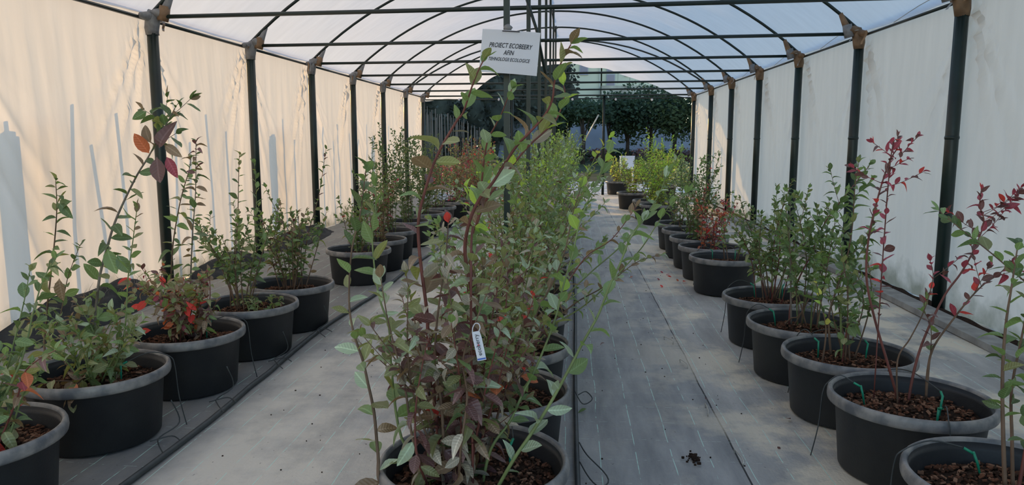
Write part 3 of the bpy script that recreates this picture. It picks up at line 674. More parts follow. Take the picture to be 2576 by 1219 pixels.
for (x, y, dx, dz, L, c) in [(375, 385, -.1, .35, .10, 'orange'), (400, 372, .3, .5, .12, 'maroon'), (395, 395, .1, -.6, .11, 'maroon'), (420, 395, .5, -.8, .10, 'rose'), (380, 360, -.3, .9, .09, 'bronze'), (415, 365, .8, -.4, .09, 'bronze')]:
    d = Vector((dx, -.25, dz)).normalized(); n_ = Vector((.15, -1, .25)); n_ = (n_-d*n_.dot(d)).normalized(); BLF.append((PX(x, y, 3.02), d, n_.cross(d), n_, L, c))
for (x, y, L, dx, dz, c) in [(270, 625, .12, .3, -.8, 'green'), (150, 700, .11, .1, -1, 'bronze'), (120, 700, .1, -.3, -.9, 'olive'), (295, 640, .1, .5, -.7, 'dark'), (180, 505, .10, -.9, -.3, 'dark'), (150, 510, .09, .6, -.6, 'dark')]:
    d = Vector((dx, -.2, dz)).normalized(); n_ = Vector((.1, -1, .3)); n_ = (n_-d*n_.dot(d)).normalized(); BLF.append((PX(x, y, 3.08), d, n_.cross(d), n_, L, c))
plant('potted_blueberry', 'blueberry with one tall arching cane topped by big dark red leaves, second left pot', -2.13, 3.06, P1, 31, 280, extra=BLF)
P2 = [C([(425, 830), (430, 720), (433, 640), (440, 580), (455, 500), (475, 430), (480, 400)], 3.85, 3.8, Vector((-2.1, 3.8, .25)), r=.006, m='brown', L=.062, sp=.024, pal=LG+[('bronze', 2)], start=.2, th=(1.25, .9), droop=(.35, .1)),
      C([(478, 800), (480, 690), (485, 580), (492, 480), (493, 360)], 3.8, 3.7, Vector((-2.04, 3.8, .25)), r=.006, m='grey', L=.06, sp=.021, pal=LG+[('bronze', 1.5), ('red', .3)], start=.2, th=(1.25, .9), droop=(.35, .1), top=[('bronze', 2), ('dark', 3), ('maroon', 1)])]
P2 += rcanes(random.Random(32), -2.10, 3.77, 16, .40, .27, LR+[('red', .25)], None, L=.05, sp=.024, m=['red', 'brown'], nb=3, th=(1.3, .9), droop=(.4, .2))
E2 = []
for (x, y) in [(370, 755), (470, 770), (485, 790), (360, 770), (380, 830), (330, 700), (495, 780), (455, 765)]:
    d = Vector((random.uniform(-1, 1), -.3, random.uniform(-.5, .5))).normalized(); n_ = Vector((.1, -1, .4)); n_ = (n_-d*n_.dot(d)).normalized(); E2.append((PX(x, y, 3.7), d, n_.cross(d), n_, .07, 'red'))
plant('potted_blueberry', 'blueberry with scarlet leaves low down and two dark-leaved canes, third left pot', -2.09, 3.77, P2, 32, 280, extra=E2)
P3 = [C([(597, 740), (590, 640), (598, 540), (600, 460), (602, 390)], 4.5, 4.4, Vector((-2.02, 4.48, .25)), r=.0055, m='brown', L=.055, sp=.036, pal=LG, start=.1, th=(1.2, .8)),
      C([(630, 740), (640, 620), (645, 500), (640, 410)], 4.5, 4.4, Vector((-1.95, 4.48, .25)), r=.004, m='green', L=.05, sp=.034, pal=LG, start=.1)]
P3 += rcanes(random.Random(33), -2.1, 4.46, 11, .62, .28, LG, None, L=.045, sp=.026, m='brown', nb=3, start=.35)
P3 += rcanes(random.Random(34), -1.95, 4.4, 7, .10, .18, [('olive', 2), ('green', 3), ('bronze', 1)], None, L=.035, sp=.022, m='green', nb=1)
plant('potted_blueberry', 'slim dark green blueberry in the fourth left pot, bare soil showing on the right', -2.04, 4.45, P3, 33, 260)
P4 = [C([(745, 690), (735, 600), (700, 540), (668, 470)], 5.2, 5.1, Vector((-2.0, 5.12, .25)), r=.0045, m='brown', L=.05, sp=.03, pal=LG),
      C([(760, 690), (775, 590), (800, 500), (812, 430), (820, 375)], 5.2, 5.1, Vector((-1.98, 5.12, .25)), r=.0045, m='brown', L=.048, sp=.03, pal=LG, top=[('dark', 3), ('maroon', .5)])]
P4 += rcanes(random.Random(35), -2.0, 5.1, 15, .62, .30, LG+[('bronze', 1.5), ('maroon', .4)], None, L=.045, sp=.028, m='brown', nb=3, start=.2)
plant('potted_blueberry', 'spreading dark blueberry with a tuft of maroon leaves, fifth left pot', -2.015, 5.10, P4, 35, 260)
bush(6.84, 36, 10, .62, .28, LG+[('red', .3)], LG, 'blueberry in the sixth left pot, past the gap in the left row', X=LX, L=.045, mi=200)
bush(7.54, 37, 12, .80, .26, [('olive', 2), ('bronze', 3), ('rose', 1), ('green', 1)], LG, 'reddish blueberry in the seventh left pot', X=LX, L=.042, mi=200, chips=False)
Y = 8.05
for k in range(9):
    red = k > 3
    bush(8.25+k*1.0, 38+k, 12, (1.2 if k < 3 else 1.05), .26 if k < 3 else .4, (LR+[('rose', 1.5), ('red', .3)] if red else [('dark', 3), ('olive', 1)]), (LR if red else [('dark', 1)]), '%s blueberry, %s pot of the left row' % ('reddish far' if red else 'tall dark', ['eighth', 'ninth', 'tenth', 'eleventh', 'twelfth', 'thirteenth', 'fourteenth', 'fifteenth', 'sixteenth'][k]), X=LX-(.05 if not red else -.1), L=.045, sp=.03, mi=(200 if k < 2 else 0), chips=False)

# ------------------------------------------------------------------ right row
DY = 0
RX = 1.36
RG = [('green', 4), ('dark', 3), ('olive', 1)]
RRD = [('rose', 4), ('maroon', 3), ('red', 1)]
q0 = (1.62, 2.3)
P = [C([(2528, 1219), (2524, 1100), (2522, 950), (2530, 820), (2545, 720), (2560, 620)], 2.2, 2.3, None, r=.007, m='brown', L=.055, sp=.026, pal=RG, start=.28, th=(1.1, .7), free=1),
     C([(2548, 1219), (2546, 1100), (2545, 980), (2570, 850), (2600, 700), (2620, 600)], 2.25, 2.4, None, r=.006, m='brown', L=.055, sp=.026, pal=RG, start=.3),
     C([(2560, 1219), (2585, 1100), (2610, 950), (2640, 800)], 2.2, 2.2, None, r=.006, m='red', L=.055, sp=.026, pal=RG, start=.3)]
P += [dict(p=[(RX+.12, 2.3, .25), (RX+.2, 2.3, .7), (RX+.3*cos(a), 2.3+.3*sin(a), 1.1)], r=.005, m='brown', pal=RG, L=.052, sp=.027, start=.4) for a in (0, .7, -1, 2)]
for c_ in P[3:]: c_['p'] = [Vector(v) for v in c_['p']]
plant('potted_blueberry', 'green blueberry in the cropped pot at the lower right corner', RX, 2.25, P, 50, 280)
P = [C([(2262, 1015), (2235, 920), (2200, 800), (2180, 700), (2185, 600), (2205, 510), (2222, 450), (2240, 400), (2257, 372), (2258, 345)], 3.05, 3.1, None, r=.006, m='red', L=.04, sp=.022, pal=RRD, start=.62, th=(1.0, .6), droop=(.1, 0), br=[(.66, (-1, .2, .3), .12), (.64, (1, 0, .15), .16), (.72, (1, 0, .3), .08), (.8, (-1, .3, .5), .08)]),
     C([(2240, 400), (2270, 385), (2290, 362), (2308, 345)], 3.08, 3.1, None, r=.003, m='red', L=.04, sp=.022, pal=RRD, start=.3),
     C([(2258, 1015), (2258, 905), (2290, 850), (2325, 780), (2347, 700), (2340, 655)], 3.02, 3.0, None, r=.004, m='brown', L=.042, sp=.03, pal=[('rose', 2), ('red', 1), ('maroon', 1)], start=.72, br=[(.8, (1, 0, .6), .1)]),
     C([(2285, 1010), (2300, 930), (2325, 850), (2375, 745), (2417, 687), (2450, 628), (2475, 560), (2465, 520), (2468, 480)], 3.05, 3.1, None, r=.006, m='red', L=.045, sp=.020, pal=RRD, start=.62, th=(1.0, .6), br=[(.72, (-1, 0, .4), .14), (.76, (1, 0, .7), .2), (.8, (1, .1, .5), .16), (.68, (1, .2, .8), .14), (.84, (1, 0, .3), .14)]),
     C([(2330, 1000), (2334, 930), (2350, 870), (2400, 800), (2440, 750), (2476, 714), (2515, 687), (2545, 655)], 3.05, 3.0, None, r=.0055, m='brown', L=.045, sp=.026, pal=RRD, start=.55, br=[(.7, (-.4, 0, 1), .14), (.6, (.5, 0, .9), .1), (.85, (1, 0, .1), .1)]),
     C([(2343, 840), (2325, 780), (2330, 745)], 3.05, 3.05, None, r=.0025, m='brown', L=.045, sp=.02, pal=[('maroon', 2), ('green', 1)], start=.5)]
plant('potted_blueberry', 'sparse red-leaved blueberry with long bare canes over open bark, second right pot', 1.37, 2.968, P, 51, 280)
P = [C([(2090, 890), (2085, 800), (2100, 740), (2130, 650), (2145, 560), (2150, 480), (2160, 410)], 3.66, 3.7, None, r=.006, m='brown', L=.055, sp=.022, pal=RG, start=.3, th=(1.1, .7), br=[(.5, (1, 0, .8), .14), (.6, (-1, 0, .8), .12), (.8, (1, 0, .8), .1)]),
     C([(2120, 880), (2115, 800), (2120, 720), (2150, 660), (2185, 600), (2200, 540)], 3.66, 3.7, None, r=.0055, m='green', L=.052, sp=.022, pal=RG+[('bright', .3)], start=.35, br=[(.6, (-1, 0, .8), .14)]),
     C([(2070, 880), (2078, 830), (2065, 760), (2050, 700)], 3.6, 3.55, None, r=.005, m='brown', L=.045, sp=.02, pal=RG+[('yellow', 1.5), ('bright', 1)], start=.45),
     C([(2120, 880), (2130, 830), (2150, 790)], 3.6, 3.55, None, r=.004, m='red', L=.045, sp=.022, pal=RG, start=.3)]
P += rcanes(random.Random(52), RX+.02, 3.68, 6, .62, .16, RG, None, L=.048, sp=.026, m='brown', nb=3, start=.4)
plant('potted_blueberry', 'upright green blueberry with yellowish low shoots, third right pot', RX, 3.611, P, 52, 280)
P = [C([(1985, 815), (1990, 760), (2010, 700), (2040, 640), (2075, 560), (2120, 500), (2160, 450), (2188, 415)], 4.3, 4.35, None, r=.006, m='red', L=.06, sp=.024, pal=RG, start=.35, th=(1.1, .7), br=[(.55, (-1, 0, 1), .2), (.7, (-.4, 0, 1), .16), (.62, (1, 0, .5), .14)]),
     C([(1990, 815), (1989, 700), (1987, 600), (1988, 500)], 4.3, 4.3, None, r=.006, m='grey', L=.05, sp=.03, pal=RG, start=.4),
     C([(2000, 815), (2030, 760), (2060, 700), (2070, 620), (2060, 540)], 4.3, 4.3, None, r=.005, m='brown', L=.055, sp=.024, pal=RG, start=.35),
     C([(1975, 815), (1990, 800), (2010, 790), (2000, 720)], 4.3, 4.2, None, r=.006, m='brown', L=.045, sp=.05, pal=RG, start=.6)]
P += rcanes(random.Random(53), RX+.02, 4.3, 9, .74, .26, RG, None, L=.05, sp=.026, m=['brown', 'green'], nb=3, start=.35)
plant('potted_blueberry', 'glossy green blueberry with one cane leaning right, fourth right pot', 1.33, 4.234, P, 53, 290)
P = rcanes(random.Random(54), RX-.02, 4.96, 12, .80, .30, RG+[('olive', 3)], None, L=.045, sp=.025, m=['red', 'brown'], nb=4, start=.3)
P += [C([(1935, 750), (1920, 640), (1880, 560), (1862, 500)], 4.95, 4.95, None, r=.005, m='brown', L=.042, sp=.026, pal=[('olive', 2), ('dark', 2)], start=.5, br=[(.7, (-1, 0, .5), .15)]),
      C([(1945, 750), (1940, 620), (1948, 540), (1955, 475)], 4.95, 4.95, None, r=.005, m='green', L=.055, sp=.03, pal=RG, start=.4),
      C([(1960, 750), (1975, 640), (1965, 560), (1975, 475)], 4.95, 5.05, None, r=.004, m='green', L=.055, sp=.03, pal=RG, start=.4)]
plant('potted_blueberry', 'many-stemmed olive green blueberry with reddish canes, fifth right pot', 1.33, 4.929, P, 54, 300)
P = rcanes(random.Random(55), RX+.04, 6.56, 4, .42, .16, [('green', 2), ('dark', 1), ('red', .2)], None, L=.035, sp=.03, m='brown', nb=2, start=.3)
P += [C([(1822, 655), (1820, 600), (1835, 540), (1850, 500)], 6.56, 6.4, None, r=.004, m='brown', L=.045, sp=.028, pal=[('green', 1), ('olive', 1), ('dark', 1)], start=.2, br=[(.6, (1, 0, .7), .16)])]
plant('potted_blueberry', 'weak blueberry in a nearly empty pot after the gap, sixth right pot', RX, 6.56, P, 55, 250)
OR = [('rose', 2), ('orange', 2), ('bronze', 3), ('red', .4), ('olive', 1)]
bush(7.22, 56, 10, .62, .26, OR, OR, 'orange-red blueberry in the seventh right pot', X=RX, L=.042, mi=240, m='red')
bush(7.88, 57, 11, .90, .30, [('dark', 4), ('green', 1), ('red', .15)], RG, 'dark green blueberry behind the orange one, eighth right pot', X=RX, L=.045, mi=240, lean=(.1, 0))
bush(8.55, 58, 9, .55, .25, RG+[('bronze', 2)], RG, 'low green blueberry in the ninth right pot', X=RX, L=.042, mi=150, chips=False)
bush(9.2, 59, 9, .85, .28, RG, RG, 'green blueberry in the tenth right pot near the right posts', X=RX, L=.045, mi=0, chips=False)
YG = [('bright', 3), ('yellow', 1), ('olive', 3), ('green', 2)]
bush(11.9, 60, 18, 1.12, .38, YG, [('bright', 3), ('green', 1)], 'tall yellow-green sunlit blueberry standing after the second gap in the right row', X=RX+.05, L=.05, sp=.026, mi=0, chips=False)
bush(12.7, 61, 14, .85, .38, YG, YG, 'yellow-green blueberry just behind the tall sunlit one', X=RX, L=.05, mi=0, chips=False)
bush(14.6, 62, 12, .75, .35, YG+[('bronze', 3)], YG, 'brownish blueberry far back in the right row', X=RX-.15, L=.05, mi=0, chips=False)
bush(18.4, 63, 12, .75, .35, YG+[('bronze', 3)], YG, 'farthest blueberry of the right row, in the open end', X=RX-.2, L=.05, mi=0, chips=False)
bush(17.0, 64, 12, .85, .4, YG, YG, 'low sunlit blueberry near the far right corner', X=RX+.75, L=.05, mi=0, chips=False)

# ------------------------------------------------------------------ hoses, drippers, sign, tag, floor bits
mb = MB(); mb.tube([(-1.72+.03*sin(y*.9)+.02*sin(y*2.3)-(.02 if y < 4 else -.05*min(1, (y-4)/3)), y, .014+fz(-1.7, y)+.002) for y in [1+.25*i for i in range(70)]], .0135, 10)
tag(mb.build('irrigation_hose', M_hose), 'black irrigation hose on the floor along the left row of pots', 'hose')
mb = MB(); mb.tube([(.042+.006*sin(y*1.3), y, .016+fz(.03, y)+.002) for y in [1+.25*i for i in range(60)]], .011, 10)
tag(mb.build('irrigation_hose', M_hose), 'black irrigation hose tight along the right side of the centre row', 'hose')
DR = [  # foot px, lean, pot centre, side the tube leaves, label
 ((2470, 1192), .03, (1.36, 2.25), (-.93, .45), 'green drip stake in the cropped lower right pot'),
 ((2176, 1013), .02, (1.37, 2.968), (-.93, .35), 'left green drip stake in the pot with the sparse red plant'),
 ((2363, 1040), -.01, (1.37, 2.968), (.15, 1), 'right green drip stake in the pot with the sparse red plant'),
 ((2356, 1072), -.005, (1.37, 2.968), (.0, -1), 'green drip stake at the front edge of the pot with the sparse red plant'),
 ((2058, 893), .0, (1.355, 3.611), (-.5, .87), 'left green drip stake in the third right pot'),
 ((2177, 899), -.01, (1.355, 3.611), (-.2, .98), 'right green drip stake in the third right pot'),
 ((1951, 812), .015, (1.32, 4.234), (-.8, .6), 'left green drip stake in the fourth right pot'),
 ((2058, 818), -.005, (1.32, 4.234), (.2, .98), 'right green drip stake in the fourth right pot'),
 ((1899, 742), .01, (1.325, 4.929), (-.7, .7), 'left green drip stake in the fifth right pot'),
 ((1979, 740), .0, (1.325, 4.929), (.6, .8), 'right green drip stake in the fifth right pot'),
 ((1792, 650), .0, (1.34, 6.57), (-.5, .8), 'left green drip stake in the nearly empty pot'),
 ((1849, 653), .0, (1.34, 6.57), (.3, .9), 'right green drip stake in the nearly empty pot'),
 ((1283, 1170), .0, (CX, 2.245), (.3, .95), 'green drip stake in the nearest centre pot'),
 ((305, 955), .0, (-2.13, 3.06), (.85, .5), 'green drip stake in the second left pot'),
 ((520, 845), .0, (-2.09, 3.77), (.85, .5), 'green drip stake in the third left pot'),
]
for (fp, ln, (px_, py_), sd, lb) in DR:
    f = GZ(fp[0], fp[1], .262)
    q = Vector((f.x-px_, f.y-py_, 0))
    if q.length > .25: q *= .25/q.length
    f = Vector((px_+q.x, py_+q.y, .26))
    root = thing('drip_emitter', lb, 'drip stake', f, 0, 'green drip stakes')
    top = Vector((-ln, .005, .075)); hk = top+Vector((sd[0], sd[1], .3)).normalized()*.028
    mb = MB(); mb.tube([Vector((0, 0, -.02)), top*.5, top], [.0028, .0045, .0045], 6); mb.tube([top-Vector((0, 0, .005)), hk], [.005, .005], 6)
    ob('stake', mb.mesh('stake', M_drip), root)
    n2 = Vector((sd[0], sd[1], 0)).normalized(); rimp = Vector((px_, py_, .332))+n2*.303-f; hk2 = hk
    pts = spline([hk2, hk2.lerp(rimp, .55)+Vector((0, 0, .03)), rimp, rimp+n2*.02+Vector((0, 0, -.05)), rimp+n2*.03+Vector((0, 0, -.2)), Vector((rimp.x, rimp.y, -.3))+n2*.06], 5)
    mb = MB(); mb.tube(pts, .0026, 5); ob('tube', mb.mesh('tube', M_hose), root)
# thin feeder tubes lying between hose and pots
FT = [([(1140, 905), (1180, 910), (1215, 935)], 0)]
FD = [((-1.68, 2.95), 'thin feeder tube on the floor beside the second left pot'), ((-1.66, 3.45), 'thin feeder tube on the floor between second and third left pots'), ((-1.64, 4.15), 'thin feeder tube on the floor between third and fourth left pots'), ((-1.62, 4.85), 'thin feeder tube on the floor between fourth and fifth left pots')]
for (x, y), lb in FD:
    mb = MB(); z = .012
    mb.tube(spline([(x-.03, y-.10, z), (x-.10, y-.02, z+.01), (x-.14, y+.06, z+.01), (x-.09, y+.14, z+.05), (x-.10, y+.10, .18)], 5), .003, 5)
    mb.tube(spline([(x-.03, y+.04, z), (x-.09, y+.07, z+.012), (x-.17, y+.03, z)], 5), .003, 5)
    tag(mb.build('feeder_tube', M_hose), lb, 'tube')
mb = MB(); mb.tube(spline([(.05, 2.3, .02), (.09, 2.55, .05), (.16, 2.75, .02), (.08, 2.95, .03), (.05, 3.1, .02)], 6), .003, 5); mb.tube(spline([(.05, 2.9, .02), (.1, 2.72, .02), (.2, 2.58, .015), (.3, 2.35, .012)], 6), .003, 5)
tag(mb.build('feeder_tube', M_hose), 'thin black tube looping off the centre hose beside the nearest centre pots', 'tube')
mb = MB(); mb.tube(spline([(.03, 3.55, .1), (.07, 3.5, .05), (.12, 3.6, .04), (.09, 3.68, .05), (.05, 3.6, .06)], 6), .003, 5)
tag(mb.build('feeder_tube', M_hose), 'small black tube loop at the third centre pot', 'tube')

# sign on the centre post
def text_mesh(name, body, size, m_, parent, loc, rot, shear=0., ext=.0004, align='CENTER', bold=.0):
    cu = bpy.data.curves.new(name, 'FONT'); cu.body = body; cu.size = size; cu.shear = shear; cu.extrude = ext; cu.offset = bold
    cu.align_x = align; cu.resolution_u = 3
    t = bpy.data.objects.new(name, cu); COL.objects.link(t); bpy.context.view_layer.update()
    me = bpy.data.meshes.new_from_object(t.evaluated_get(bpy.context.evaluated_depsgraph_get()))
    bpy.data.objects.remove(t); me.materials.clear(); me.materials.append(m_)
    o = ob(name, me, parent); o.location = loc; o.rotation_euler = rot; return o
YS = 3.86
tl, tr, br_, bl = PX(1212, 72, YS), PX(1358, 83, YS), PX(1352, 191, YS-.02), PX(1207, 181, YS-.02)
cen = (tl+tr+br_+bl)/4; ux = ((tr-tl)+(br_-bl)).normalized(); uz = ((tl-bl)+(tr-br_)); uz = (uz-ux*uz.dot(ux)).normalized(); uy = uz.cross(ux)
W_ = ((tr-tl).length+(br_-bl).length)/2; H_ = ((tl-bl).length+(tr-br_).length)/2
sg = thing('paper_sign', 'white printed paper sign pinned to the centre post above the plants', 'sign', cen)
sg.rotation_euler = Matrix((ux, uy, uz)).transposed().to_euler()
def bend(x, z): return -.012*cos(x/W_*pi)+.003*sin(z*30)   # bows towards the viewer around the post
mb = MB(); mb.grid(lambda u, v: ((u-.5)*W_, bend((u-.5)*W_, (v-.5)*H_), (v-.5)*H_), 24, 12); mb.grid(lambda u, v: ((.5-u)*W_, bend((.5-u)*W_, (v-.5)*H_)+.0012, (v-.5)*H_), 24, 12)
mb.build('sheet', M_paper, sg)
def on_sheet(o):
    for v in o.data.vertices: v.co.z += 0
def sign_text(body, size, x, z, bold, wd):
    o = text_mesh('lettering', body, size, M_ink, sg, (0, 0, 0), (0, 0, 0), .28, .0003, 'CENTER', bold)
    xs = [v.co.x for v in o.data.vertices]; mx_ = (max(xs)+min(xs))/2; k_ = wd/(max(xs)-min(xs))
    for v in o.data.vertices: v.co.x = (v.co.x-mx_)*k_
    for v in o.data.vertices:
        X_, Z_, d_ = v.co.x+x, v.co.y+z, v.co.z
        v.co = Vector((X_, bend(X_, Z_)-.0016-d_, Z_))
    return o
sign_text('PROIECT ECOBEERY', .034, .004, .020, .0003, .223); sign_text('AFIN', .034, -.003, -.016, .0003, .055); sign_text('TEHNOLOGII ECOLOGICE', .025, .002, -.048, .0002, .212)
mb = MB(); mb.tube([(-.045, -.017, .102), (.044, -.017, .1035)], .0025, 8); mb.build('pin', M_ink, sg)
mb = MB(); addlump(mb, (-.02, .004, .125), .016, 3, 1.3, .6, 1); mb.build('tape', M_wrap, sg)
# tag on the nearest plant
YT = 1.93
a, b_, c_, d_ = PX(1186, 836, YT), PX(1207, 830, YT), PX(1224, 898, YT), PX(1201, 914, YT)
cen = (a+b_+c_+d_)/4; uz = (((a+b_)-(c_+d_))).normalized(); ux = (b_-a)+(c_-d_); ux = (ux-uz*ux.dot(uz)).normalized(); uy = uz.cross(ux)
tg = thing('plant_tag', 'small white printed plant tag with blue stripe looped on the nearest plant', 'tag', cen)
tg.rotation_euler = Matrix((ux, uy, uz)).transposed().to_euler()
TW, TH = .0245, .082
mb = MB(); n0 = 0
mb.grid(lambda u, v: ((u-.5)*TW*(1-.25*max(0, v-.8)*5*.6), .002*sin(v*3), (v-.5)*TH), 4, 12); mb.grid(lambda u, v: ((.5-u)*TW*(1-.25*max(0, v-.8)*5*.6), .002*sin(v*3)+.0008, (v-.5)*TH), 4, 12)
mb.build('card', M_paper, tg)
mb = MB(); mb.box((-TW*.46, -.0012, -TH*.47), (TW*.46, -.0006, -TH*.42)); mb.build('stripe', M_blue, tg, False)
mb = MB(); mb.tube(spline([(.008, 0, TH*.48), (.014, 0, TH*.6), (.012, .004, TH*.72), (.002, .01, TH*.74), (-.006, .006, TH*.64), (-.009, 0, TH*.5)], 5), .0013, 6); mb.build('strap', M_paper, tg)
o = text_mesh('lettering', 'ecoberry', .0165, M_ink, tg, (0, 0, 0), (0, 0, 0), 0, .0001, 'LEFT', .0)
for v in o.data.vertices:
    X_, Y_ = v.co.x, v.co.y; v.co = Vector((.004-Y_, -.0016-v.co.z, -TH*.33+X_))
mb = MB(); mb.lathe([(.0001, 0), (.0022, 0), (.0022, .0004), (.0001, .0004)], 14)
for v in mb.V: v.x, v.y, v.z = .0003+v.x, -.0022-v.z, -TH*.33+.0302+v.y
mb.build('berry_dot', M_redp, tg)

# things lying on the floor
for k, (x, y, c) in enumerate([(1690, 697, 'red'), (1660, 682, 'rose'), (1718, 708, 'red'), (1702, 701, 'orange'), (1685, 688, 'rose'), (1652, 700, 'rose'), (1592, 694, 'orange'), (1476, 1028, 'green'), (1663, 716, 'red'), (1521, 862, 'maroon'), (1777, 1001, 'maroon'), (1956, 1122, 'maroon'), (1981, 1052, 'maroon')]):
    g = GZ(x, y, .012); o = ob('fallen_leaf', leafmesh(k % 6, c)); o.location = g; s_ = .05 if c in ('green',) else (.035 if y > 800 else .05)
    o.scale = (s_, s_, s_); o.rotation_euler = (random.gauss(0, .25), random.gauss(0, .25), random.random()*6)
    tag(o, ['bright red fallen leaf, middle of the group left of the row pots', 'dusky red fallen leaf, farthest back of the group by the seventh pot', 'bright red fallen leaf closest to the pots of the group', 'orange fallen leaf between two red ones on the aisle cloth',
            'dusky red fallen leaf just behind the orange one', 'dusky red fallen leaf at the left end of the group', 'orange fallen leaf alone beside the centre row shoots', 'fallen green leaf on the dark cloth beside the second centre pot',
            'bright red fallen leaf nearest the viewer of the group', 'small dark fallen leaf on the dark cloth midway down the aisle', 'small dark fallen leaf beside the second nearest staple', 'small dark fallen leaf near the foot of the second right pot', 'small dark fallen leaf between staple and second right pot'][k], 'leaf', 'leaves fallen in the right aisle')
for k, (x, y) in enumerate([(1778, 1030), (1858, 1150), (1720, 915), (1682, 856)]):
    g = GZ(x, y, .006); mb = MB(); mb.tube(spline([(0, -.06, -.01), (.004, -.055, .012), (0, 0, .016), (-.004, .055, .012), (0, .06, -.01)], 4), .0028, 6)
    o = mb.build('ground_staple', M_metal); o.location = g; o.rotation_euler[2] = .15*k-.1
    tag(o, ['second nearest steel staple pinning the cloth seam', 'nearest steel staple pinning the cloth seam', 'third nearest steel staple pinning the cloth seam', 'farthest steel staple pinning the cloth seam'][k], 'staple', 'steel staples along the seam')
mb = MB(); rr = random.Random(9)
for k in range(46):
    g = GZ(1745+rr.gauss(0, 12), 1150+rr.gauss(0, 7), .008); s_ = rr.uniform(.3, 1)*.008; mb.box(g-Vector((s_, s_*.6, .004)), g+Vector((s_, s_*.6, s_*.6)))
tag(mb.build('soil_crumbs', M_soil, None, False), 'scatter of dark soil crumbs on the dark aisle cloth', 'soil', kind='stuff')
mb = MB(); rr = random.Random(10)
for k in range(160):
    x = rr.uniform(-1.6, .9); y = rr.uniform(1.8, 8); s_ = rr.uniform(.3, 1)*.004; z_ = fz(x, y); mb.box((x-s_, y-s_, z_-.002), (x+s_, y+s_*.7, z_+.004))
tag(mb.build('floor_crumbs', M_soil, None, False), 'loose bark crumbs sprinkled over the floor cloth', 'soil', kind='stuff')
# mounds of covered soil against the left film
M_mound = mat('black_cloth_over_soil', (.03, .033, .036), .8, .3, var=.3, nscale=6, bump=.7, bscale=35)
for k, (y0, y1, h, lb) in enumerate([(4.25, 6.1, .22, 'large dark cloth-covered soil mound by the left film, near the first post'), (6.75, 8.1, .13, 'dark soil mound between the first and second left posts'), (8.6, 10.6, .16, 'long dark soil mound beyond the second left post')]):
    def mf(u, v, y0=y0, y1=y1, h=h, k=k):
        y = y0+(y1-y0)*u; x = XL+.02+.31*v; e_ = sin(pi*u)**.5
        z = h*e_*(cos(v*pi/2)**1.2)*(1+.5*noise.noise(Vector((y*2, v, k))))+.03*noise.noise(Vector((y*5, v*6, k)))*e_
        return (x-(1-e_)*.15*v, y, max(-.01, z))
    mb = MB(); mb.grid(mf, 60, 16); o = mb.build('soil_mound', M_mound)
    rr = random.Random(k); gb = MB()
    for q in range(70):
        y = rr.uniform(y0+.3, y1-.3); x = XL+rr.uniform(.0, .25); p = Vector((x, y, h*.75)); 
        dv = Vector((rr.gauss(0, .5), rr.gauss(0, .5), 1)).normalized()*rr.uniform(.05, .13); gb.tube([p, p+dv*.5, p+dv+Vector((0, 0, -.02))], [.0014, .001, .0006], 3)
    tag(o, lb, 'soil mound', 'soil mounds along the left film'); g_ = gb.build('dry_grass', M_stake, o); g_['kind'] = 'stuff'

# ------------------------------------------------------------------ beyond the far end
def leafcards(name, m_, parent, blobs, n, size, seed, off=Vector((0, 0, 0))):
    rr = random.Random(seed); V = []; F = []
    for k in range(n):
        c, r = rr.choice(blobs); u = Vector((rr.gauss(0, 1), rr.gauss(0, 1), rr.gauss(0, 1))).normalized()*(rr.random()**.35)
        p = Vector(c)+Vector((u.x*r[0], u.y*r[1], u.z*r[2]))-off
        d = Vector((rr.gauss(0, 1), rr.gauss(0, 1), rr.gauss(0, .6))).normalized(); s = d.orthogonal().normalized(); q = d.cross(s)*rr.gauss(0, 1)+s; q.normalize()
        L = size*rr.uniform(.6, 1.3); i = len(V); V += [p, p+d*L*.5+q*L*.28, p+d*L, p+d*L*.5-q*L*.28]; F.append((i, i+1, i+2, i+3))
    return ob(name, newmesh(name, V, F, m_, None, None, False), parent)
M_tree = mat('tree_leaves', (.05, .085, .055), .8, .2, var=.3, nscale=1.2, trans=.2, tcol=(.06, .1, .03))
M_tree2 = mat('tree_leaves_lighter', (.06, .085, .04), .8, .2, var=.3, nscale=1.2, trans=.2, tcol=(.08, .12, .03))
M_bark = mat('tree_bark', (.05, .04, .035), .9, .1, var=.3, nscale=5)
M_hedge = mat('dark_conifer', (.05, .06, .052), .9, .1, var=.35, nscale=.8)
rr = random.Random(77)
trees = [(1425, 262, 320, 1.0), (1468, 248, 312, 1.1), (1535, 245, 325, 1.3), (1580, 240, 345, 1.5), (1640, 222, 335, 1.9), (1700, 215, 335, 1.9), (1758, 205, 340, 2.0), (1400, 290, 350, .8)]
for k, (x, yt, yb, rx) in enumerate(trees):
    Y = 44+rr.uniform(-3, 4); t = PX(x, yt-4, Y); b = PX(x, yb+8, Y); base = Vector((t.x, Y, -.05)); zc = (t.z+b.z)/2; rz = (t.z-b.z)/2
    root = thing('tree', 'dark round-crowned tree before the pale wall, %s from the left' % ['second', 'third', 'fourth', 'fifth', 'sixth', 'seventh', 'eighth', 'first'][k], 'tree', base, 0, 'trees before the pale wall')
    blobs = [(Vector((t.x+rr.gauss(0, .5)*rx, Y+rr.gauss(0, .6), zc+rr.gauss(0, .3)*rz)), (rx*.75, rx*.7, rz*.7)) for _ in range(7)]
    o = leafcards('crown', M_tree if k % 3 else M_tree2, root, blobs, 2600, .24, k, base); o['kind'] = 'stuff'
    mb = MB(); mb.tube([(0, 0, 0), (.05, 0, zc*.5), (-.05, 0, zc)], [.13, .10, .05], 8)
    for q in range(3): a = q*2.1; mb.tube([(0, 0, zc*.45), (cos(a)*rx*.4, sin(a)*rx*.4, zc)], [.06, .02], 6)
    ob('trunk', mb.mesh('trunk', M_bark), root)
